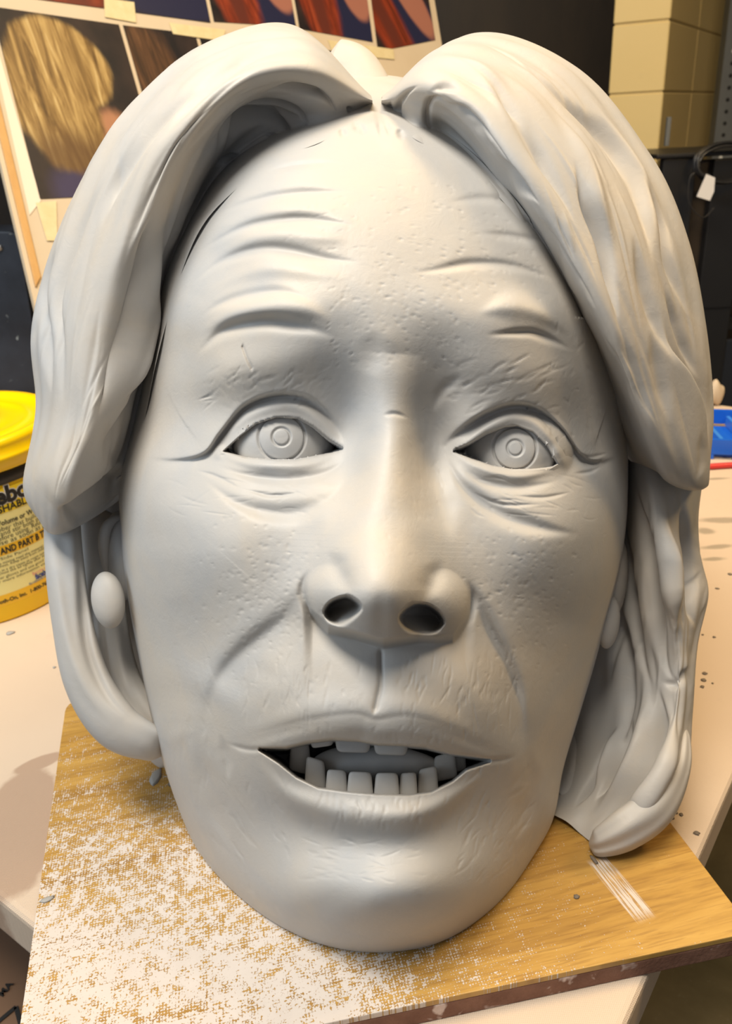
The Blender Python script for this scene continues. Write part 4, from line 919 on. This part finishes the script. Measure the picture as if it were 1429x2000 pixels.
photo([(-18, 12), (232, 48), (325, 372), (78, 388)][::-1][0:4] if False else [(-18, 12), (232, 48), (325, 376), (78, 388)], 'blonde', 1, 'photo print of the back of a head with long blonde hair')
photo([(240, 49), (381, 66), (462, 366), (333, 375)], 'brown', 2, 'photo print of tousled dark brown hair, right of the blonde one')
photo([(388, 67), (704, 106), (775, 345), (470, 364)], 'brown', 3, 'dark photo print mostly hidden behind the parting of the head')
photo([(-75, -160), (372, -150), (411, 44), (-14, -14)], 'red', 4, 'dark photo print at the top left of the leaning panel')
photo([(378, -150), (545, -140), (578, 52), (418, 42)], 'red', 5, 'red photo print above the left crest of the hair, second in the top row')
photo([(551, -140), (700, -130), (728, 82), (585, 56)], 'red', 6, 'red photo print with a pale face edge, third in the top row')
photo([(708, -130), (818, -120), (850, 78), (738, 100)], 'red', 7, 'red photo print at the right end of the top row by the panel edge')
tapem = mat('masking_tape', (0.66, 0.54, 0.28), 0.6); k = NT(tapem); k.color(k.mix(k.noise(k.coord(), 60, 4), (0.58, 0.46, 0.22), (0.74, 0.64, 0.40))); k.normal(k.bump(k.noise(k.coord((1, 1, 6)), 120, 3), 0.4, 0.001))
for qd, lb in (([(203, -4), (262, 4), (266, 44), (205, 33)], 'masking tape strip above the gap between blonde and brown prints'),
               ([(330, 44), (440, 58), (436, 80), (338, 66)], 'masking tape strip over the brown print at its upper right'),
               ([(640, 78), (768, 96), (770, 116), (650, 104)], 'masking tape strip above the parting notch of the hair'),
               ([(70, 396), (110, 392), (112, 470), (92, 470)], 'masking tape strip under the lower left corner of the blonde print')):
    tag(flat('masking_tape', qd, 0.0016, 0.0006, tapem), lb, 'tape')

# ------------------------------------------------------------------ dark things at the left behind the pail
def pslab(name, pxs, depth, th, m_, parent=None, bevel=0.0, tilt=0.0):
    """an upright sheet facing the bench, its outline fixed at its own distance"""
    d0 = float(P(np.mean([p_[0] for p_ in pxs]), np.mean([p_[1] for p_ in pxs]), depth)[1])
    f_ = [PY(x, y, d0) for x, y in pxs]; b = bmesh.new(); vf = [b.verts.new(p_) for p_ in f_]; vb = [b.verts.new(p_ + Vector((0, th, 0))) for p_ in f_]
    b.faces.new(vf); b.faces.new(vb[::-1]); n_ = len(f_)
    for i in range(n_): b.faces.new((vf[i], vb[i], vb[(i + 1) % n_], vf[(i + 1) % n_]))
    return ob(name, b, m_, parent, bevel=bevel)
nav = mat('navy_black_board', (0.012, 0.015, 0.022), 0.35); k = NT(nav); v = k.coord()
k.color(k.mix(k.ramp(k.noise(v, 55, 3, 0.6), [(0.70, (0, 0, 0)), (0.76, (0.8,) * 3)]), k.ramp(k.noise(v, 7, 4), [(0.35, (0.006, 0.008, 0.012)), (0.7, (0.030, 0.038, 0.055))]), (0.32, 0.36, 0.36)))
o = pslab('black_case', [(-260, 800), (-260, 452), (18, 452), (30, 456), (38, 470), (64, 640), (76, 800)], 1.62, 0.12, nav, bevel=0.003)
CASE = o
# stands on the table: foot of the case follows the table top
zmin = min((o.matrix_world @ v_.co).z for v_ in o.data.vertices)
for v_ in o.data.vertices:
    if v_.co.z < zmin + 0.08: v_.co.z = ZT + 0.0005
tag(o, 'black case with paint-splashed front standing behind the yellow pail', 'case')
b = bmesh.new(); c_ = PY(-2, 484, float(min(v_.co.y for v_ in o.data.vertices)) - 0.002); 
bmesh.ops.create_cone(b, cap_ends=True, segments=20, radius1=0.007, radius2=0.005, depth=0.006, matrix=Matrix.Translation(c_) @ Matrix.Rotation(math.pi / 2, 4, 'X')); ob('rivet', b, mat('dull_steel', (0.35, 0.36, 0.37), 0.4, 0.9), CASE, True)

# ------------------------------------------------------------------ back of the room
postm = mat('pale_timber', (0.50, 0.36, 0.16), 0.6); k = NT(postm); k.color(k.mix(k.noise(k.coord((20, 20, 2)), 1.5, 4), (0.44, 0.31, 0.12), (0.56, 0.42, 0.21)))
pb = Vector(P(972, 30, 3.1)); b = bmesh.new(); box(b, (pb.x, pb.y, 1.55), (0.038, 0.05, 3.1), 0.0); tag(ob('trim_1', b, postm, bevel=0.003), kind='structure')
for dx in (-0.062, 0.052):
    b = bmesh.new(); box(b, (pb.x + dx, pb.y + 0.02, 1.55), (0.05, 0.05, 3.1)); tag(ob('trim_2' if dx < 0 else 'trim_3', b, mat('black_stile', (0.006, 0.005, 0.004), 0.4), bevel=0.003), kind='structure')

# perforated steel upright to the right of the pier
stl = mat('galvanised_steel', (0.20, 0.21, 0.205), 0.45, 0.6); k = NT(stl); k.color(k.mix(k.noise(k.coord((1, 1, 0.4)), 14, 4), (0.13, 0.135, 0.13), (0.26, 0.27, 0.265)))
sp = Vector(P(1421, 130, 2.75)); S0 = Vector((sp.x, sp.y, 0)); 
UPR = empty('steel_upright', S0, 'grey perforated steel upright standing right of the cream block pier', 'upright')
b = bmesh.new(); box(b, S0 + Vector((0.02, 0, 1.1)), (0.075, 0.004, 2.2)); box(b, S0 + Vector((-0.016, 0.02, 1.1)), (0.004, 0.04, 2.2)); ob('channel', b, stl, UPR)
holem = mat('dark_hole', (0.01, 0.01, 0.01), 0.6)
hm = None
for i in range(26):
    z_ = 1.0 + i * 0.036
    b = bmesh.new(); bmesh.ops.create_cone(b, cap_ends=True, segments=14, radius1=0.0065, radius2=0.0065, depth=0.0015, matrix=Matrix.Translation(S0 + Vector((0.012, -0.0022, z_))) @ Matrix.Rotation(math.pi / 2, 4, 'X'))
    ob('slot', b, holem if i % 9 not in (3, 4) else mat('white_clip', (0.75, 0.75, 0.7), 0.5), UPR)

# black shelf rack at the right
blk = mat('black_steel', (0.010, 0.010, 0.011), 0.4); dkb = mat('dark_brown_panel', (0.028, 0.019, 0.011), 0.55); blu = mat('blue_grey_panel', (0.030, 0.038, 0.050), 0.4)
RD = 2.0
r0 = Vector(P(1279, 296, RD)); yR = r0.y
RACK = empty('shelf_rack', (r0.x + 0.2, yR + 0.15, 0), 'black steel shelf rack on the right behind the worktable', 'rack')
def rb(name, x0, y0, x1, y1, d, dd, m_):
    a = PY(x0, y1, d); c = PY(x1, y0, d); b = bmesh.new(); box(b, ((a.x + c.x) / 2, d + dd / 2, (a.z + c.z) / 2), (abs(c.x - a.x), dd, abs(c.z - a.z))); return ob(name, b, m_, RACK, bevel=0.003)
rb('shelf', 1282, 283, 1640, 311, yR, 0.34, blk)
rb('upright_post', 1373, 311, 1396, 1000, yR + 0.01, 0.03, blk)
rb('upright_post', 1284, 311, 1296, 1000, yR + 0.01, 0.03, blk)
rb('back_panel', 1284, 311, 1390, 640, yR + 0.04, 0.01, dkb)
rb('door_panel', 1397, 400, 1640, 588, yR + 0.02, 0.012, blu)
rb('door_panel', 1397, 311, 1640, 398, yR + 0.03, 0.012, mat('dark_navy_panel', (0.014, 0.017, 0.024), 0.4))
rb('shelf', 1296, 588, 1640, 606, yR + 0.005, 0.3, blk)
rb('drawer_front', 1296, 652, 1640, 1000, yR + 0.015, 0.012, mat('black_drawer', (0.012, 0.015, 0.022), 0.45))
rb('lower_panel', 1296, 606, 1640, 652, yR + 0.06, 0.012, mat('grey_black_panel', (0.022, 0.022, 0.020), 0.5))
b = bmesh.new(); a = PY(1318, 284, yR); box(b, (a.x, yR + 0.06, a.z + 0.03), (0.010, 0.010, 0.065)); tag(ob('steel_peg', b, stl, bevel=0.001), 'short steel peg standing on the black shelf against the pier', 'peg')
b = bmesh.new(); cc = PY(1412, 318, yR - 0.02); rgn = random.Random(5)
for i in range(7):
    rr = 0.052 + 0.008 * rgn.random(); ang = rgn.uniform(-0.25, 0.25); pts = []
    for j in range(33):
        t = j / 32 * 2 * math.pi; pts.append(cc + Vector((rr * 1.25 * math.cos(t) + rgn.uniform(-0.002, 0.002), -0.004 * i + 0.01 * math.sin(t + ang), rr * 0.75 * math.sin(t) + ang * 0.01)))
    tube(b, pts, 0.0035, 8)
CABL = ob('coiled_cable', b, mat('black_rubber', (0.012, 0.012, 0.013), 0.35), smooth=True); tag(CABL, 'coil of black cable hanging on the corner of the shelf rack', 'cable')
b = bmesh.new(); pts = [PY(1386, 340, yR - 0.03), PY(1352, 340, yR - 0.03), PY(1344, 370, yR - 0.03), PY(1347, 400, yR - 0.03), PY(1372, 425, yR - 0.03), PY(1395, 405, yR - 0.03)]
tube(b, [Vector(v_) for v_ in cr([tuple(v_) for v_ in pts], 40)], 0.0015, 6); ob('loose_loop', b, mat('thin_wire', (0.03, 0.028, 0.027), 0.4), CABL, True)
o = pslab('cable_tag', [(1379, 340), (1396, 347), (1394, 374), (1386, 392), (1360, 384)], 1.95, 0.0012, mat('white_card', (0.72, 0.70, 0.68), 0.6)); tag(o, 'white card tag hanging below the coil of black cable', 'tag')

# ------------------------------------------------------------------ small things on the table
tr = Vector(tl(1386, 897)); tx = dr.copy(); 
tdir = (tl(1429, 898) - tl(1386, 896)).normalized(); tnor = Vector((-tdir.y, tdir.x, 0))
TRAY = empty('blue_tray', tr + tdir * 0.1 + Vector((0, 0, 0.0005)), 'blue plastic tray with slanted ribs at the right edge of the picture', 'tray')
blue = mat('blue_plastic', (0.01, 0.12, 0.62), 0.35); T0 = tr - tdir * 0.10 + Vector((0, 0, 0.0005)); TL_, TW, TH = 0.34, 0.16, 0.034
def tq(a, b_, z): return T0 + tdir * a + tnor * b_ + Vector((0, 0, z))
b = bmesh.new(); slab(b, [tq(0.012, 0.012, 0.006), tq(TL_ - 0.012, 0.012, 0.006), tq(TL_ - 0.012, TW - 0.012, 0.006), tq(0.012, TW - 0.012, 0.006)], 0.006); ob('tray_floor', b, blue, TRAY)
for nm, (a0, b0, a1, b1) in (('side', (0, 0, TL_, 0.006)), ('side', (0, TW - 0.006, TL_, TW)), ('side', (0, 0.006, 0.006, TW - 0.006)), ('side', (TL_ - 0.006, 0.006, TL_, TW - 0.006))):
    b = bmesh.new(); slab(b, [tq(a0, b0, TH), tq(a1, b0, TH), tq(a1, b1, TH), tq(a0, b1, TH)], TH - 0.008); ob(nm, b, blue, TRAY, bevel=0.001)
for i in range(7):
    b = bmesh.new(); a0 = 0.03 + i * 0.045; slab(b, [tq(a0, 0.008, 0.024), tq(a0 + 0.006, 0.008, 0.024), tq(a0 - 0.02, TW - 0.008, 0.024), tq(a0 - 0.026, TW - 0.008, 0.024)], 0.017); ob('rib', b, mat('pale_blue_plastic', (0.05, 0.24, 0.75), 0.35) if i == 0 else bpy.data.materials['pale_blue_plastic'], TRAY)
for i in range(8):
    b = bmesh.new(); a0 = 0.012 + i * 0.043; box(b, tq(a0, 0.004, 0.004), (0.014, 0.008, 0.008), math.atan2(tdir.y, tdir.x)); ob('foot', b, blue, TRAY)
b = bmesh.new(); r0_, r1_ = tl(1370, 918), tl(1520, 908); tube(b, [r0_ + (r1_ - r0_) * (i / 10) + Vector((0, 0, 0.0052)) for i in range(11)], [0.0035] + [0.0047] * 9 + [0.0035], 16); tag(ob('red_handle', b, mat('red_plastic', (0.55, 0.03, 0.03), 0.35), smooth=True), 'thin red rod lying in front of the blue tray', 'rod')
b = bmesh.new(); c = tl(1392, 792); bmesh.ops.create_icosphere(b, subdivisions=3, radius=0.02, matrix=Matrix.Translation(c + Vector((0, 0, 0.0245))) @ Matrix.Diagonal((0.9, 0.6, 1.2, 1)))
for v_ in b.verts:
    v_.co += Vector((0, 0, 0.004 * math.sin(v_.co.x * 300))) 
    if v_.co.z < ZT + 0.0005: v_.co.z = ZT + 0.0005
tag(ob('clay_scrap', b, mat('pale_clay', (0.55, 0.45, 0.33), 0.6), smooth=True), 'pale lump of clay at the far table edge right of the hair', 'clay')
crm = mat('dark_clay_crumb', (0.16, 0.13, 0.10), 0.7); grm = mat('grey_clay_crumb', (0.34, 0.33, 0.31), 0.6)
def crumb(px, py, wpx, hpx, rot, zb, m_, label, group=None, seed=0):
    c = PZ(px, py, zb); r_ = random.Random(seed + int(px * 7 + py)); s_ = (c - Vector(CAM)).length / FPX
    b = bmesh.new(); bmesh.ops.create_icosphere(b, subdivisions=2, radius=1.0)
    for v_ in b.verts:
        n_ = 1 + 0.25 * r_.uniform(-1, 1); x_, y_ = v_.co.x * wpx * s_ / 2 * n_, v_.co.y * hpx * s_ / 2 * 1.4 * n_; z_ = v_.co.z * min(wpx, hpx, 8) * s_ * 0.3
        v_.co = c + Vector((x_ * math.cos(rot) - y_ * math.sin(rot), x_ * math.sin(rot) + y_ * math.cos(rot), max(z_, -0.0002) + 0.0004))
    o = ob('clay_crumb', b, m_, smooth=True); tag(o, label, 'crumb', group); return o
for i, (x, y, w_, h_, lb) in enumerate(((1376, 1316, 10, 6, 'upper crumb of three in a row on the canvas right of the lower hair'), (1373, 1329, 9, 6, 'middle crumb of three in a row on the canvas right of the lower hair'), (1371, 1342, 8, 5, 'lower crumb of three in a row on the canvas right of the lower hair'),
    (1391, 1335, 4, 3, 'tiny speck of clay just right of the row of three crumbs'), (1400, 1150, 8, 4, 'flat dark crumb below the grey smudges on the right of the canvas'), (1425, 1122, 8, 6, 'dark crumb cut by the right picture edge beside the grey smudges'), (1372, 1240, 5, 3, 'small crumb nearest the hair, above the row of three crumbs'), (1394, 1245, 6, 4, 'small crumb above the row of three, the farther one from the hair'),
    (1310, 1580, 8, 4, 'leftmost of three crumbs by the far right corner of the board'), (1320, 1588, 6, 4, 'middle one of three crumbs by the far right corner of the board'), (1330, 1592, 8, 5, 'rightmost of three crumbs by the far right corner of the board'))):
    crumb(x, y, w_, h_, i * 0.7, ZT, crm, lb, 'clay crumbs on the right of the table')
crumb(1360, 1628, 10, 7, 0.3, ZT, crm, 'darkest clay crumb, alone on the canvas close to the right table edge')
crumb(1309, 1597, 13, 6, -0.6, ZT, crm, 'flat clay flake against the far right edge of the board')
crumb(20, 1237, 15, 8, 0.2, ZT, grm, 'pale grey clay crumb on the canvas below the yellow pail')
crumb(106, 1304, 6, 5, 0.2, ZT, grm, 'tiny grey clay crumb on the canvas left of the lower hair')
crumb(92, 1758, 22, 8, 0.5, ZB, grm, 'elongated grey clay crumb on the left edge of the board')
crumb(305, 1518, 18, 34, -0.15, ZB, grm, 'grey clay smear on the board under the left lock of hair')
crumb(333, 1532, 8, 9, 0.4, ZB, crm, 'small dark clay crumb on the board beside the jaw')
crumb(1126, 1752, 11, 7, 0.1, ZB, crm, 'small dark clay crumb on the bare golden wood right of the chin')
crumb(1160, 1680, 7, 16, 0.3, ZB, crm, 'dark clay sliver on the board at the tip of the right lock')

# ------------------------------------------------------------------ cardboard box on the floor under the table
cbm = mat('brown_cardboard', (0.20, 0.11, 0.06), 0.8); k = NT(cbm); k.color(k.mix(k.noise(k.coord(), 8, 4), (0.15, 0.08, 0.042), (0.22, 0.125, 0.07)))
cf = PZ(30, 1960, 0.35); ex = dl.copy() * -1; ey = dr.copy()
cf = cf - ey * 0.26
CB = empty('cardboard_box', Vector((cf.x, cf.y, 0)) + ey * 0.2, 'brown cardboard box with black print on the floor under the table corner', 'box')
def cbx(a, o_, z): return Vector((cf.x, cf.y, 0)) + ex * a + ey * o_ + Vector((0, 0, z))
for nm, qd in (('front_side', [cbx(-0.28, 0, 0), cbx(0.28, 0, 0), cbx(0.28, 0, 0.46), cbx(-0.28, 0, 0.46)]), ('back_side', [cbx(-0.28, 0.4, 0), cbx(0.28, 0.4, 0), cbx(0.28, 0.4, 0.46), cbx(-0.28, 0.4, 0.46)])):
    b = bmesh.new(); hexa(b, qd + [p_ + ey * 0.004 for p_ in qd]); ob(nm, b, cbm, CB)
for a in (-0.28, 0.276):
    b = bmesh.new(); qd = [cbx(a, 0.004, 0), cbx(a, 0.4, 0), cbx(a, 0.4, 0.46), cbx(a, 0.004, 0.46)]; hexa(b, qd + [p_ + ex * 0.004 for p_ in qd]); ob('end_side', b, cbm, CB)
b = bmesh.new(); slab(b, [cbx(-0.28, 0, 0.464), cbx(0.28, 0, 0.464), cbx(0.28, 0.2, 0.464), cbx(-0.28, 0.2, 0.464)], 0.004); ob('flap', b, cbm, CB)
b = bmesh.new(); slab(b, [cbx(-0.28, 0.202, 0.464), cbx(0.28, 0.202, 0.464), cbx(0.28, 0.404, 0.464), cbx(-0.28, 0.404, 0.464)], 0.004); ob('flap', b, cbm, CB)
def flat_ink(px, py): return PZ(px, py, 0.4655)
b = text_bm('MA', 0.030, 0.001); bmesh.ops.triangulate(b, faces=b.faces)
t0, t1 = flat_ink(4, 1947), flat_ink(26, 1922); tx_ = (t1 - t0).normalized(); ty_ = Vector((-tx_.y, tx_.x, 0)); sc_ = (t1 - t0).length / 0.042
for v_ in b.verts: v_.co = t0 + tx_ * v_.co.x * sc_ + ty_ * v_.co.y * sc_
ob('lettering', b, inkm, CB)
b = bmesh.new(); tri = [flat_ink(-24, 2012), flat_ink(31, 1966), flat_ink(46, 2024)]
for p0, p1 in ((tri[0], tri[1]), (tri[1], tri[2]), (tri[2], tri[0])):
    d_ = (p1 - p0).normalized(); n_ = Vector((-d_.y, d_.x, 0)) * 0.0022; z_ = Vector((0, 0, 0.0006))
    hexa(b, [p0 - n_ - z_, p1 - n_ - z_, p1 + n_ - z_, p0 + n_ - z_, p0 - n_, p1 - n_, p1 + n_, p0 + n_])
ob('printed_triangle', b, inkm, CB)
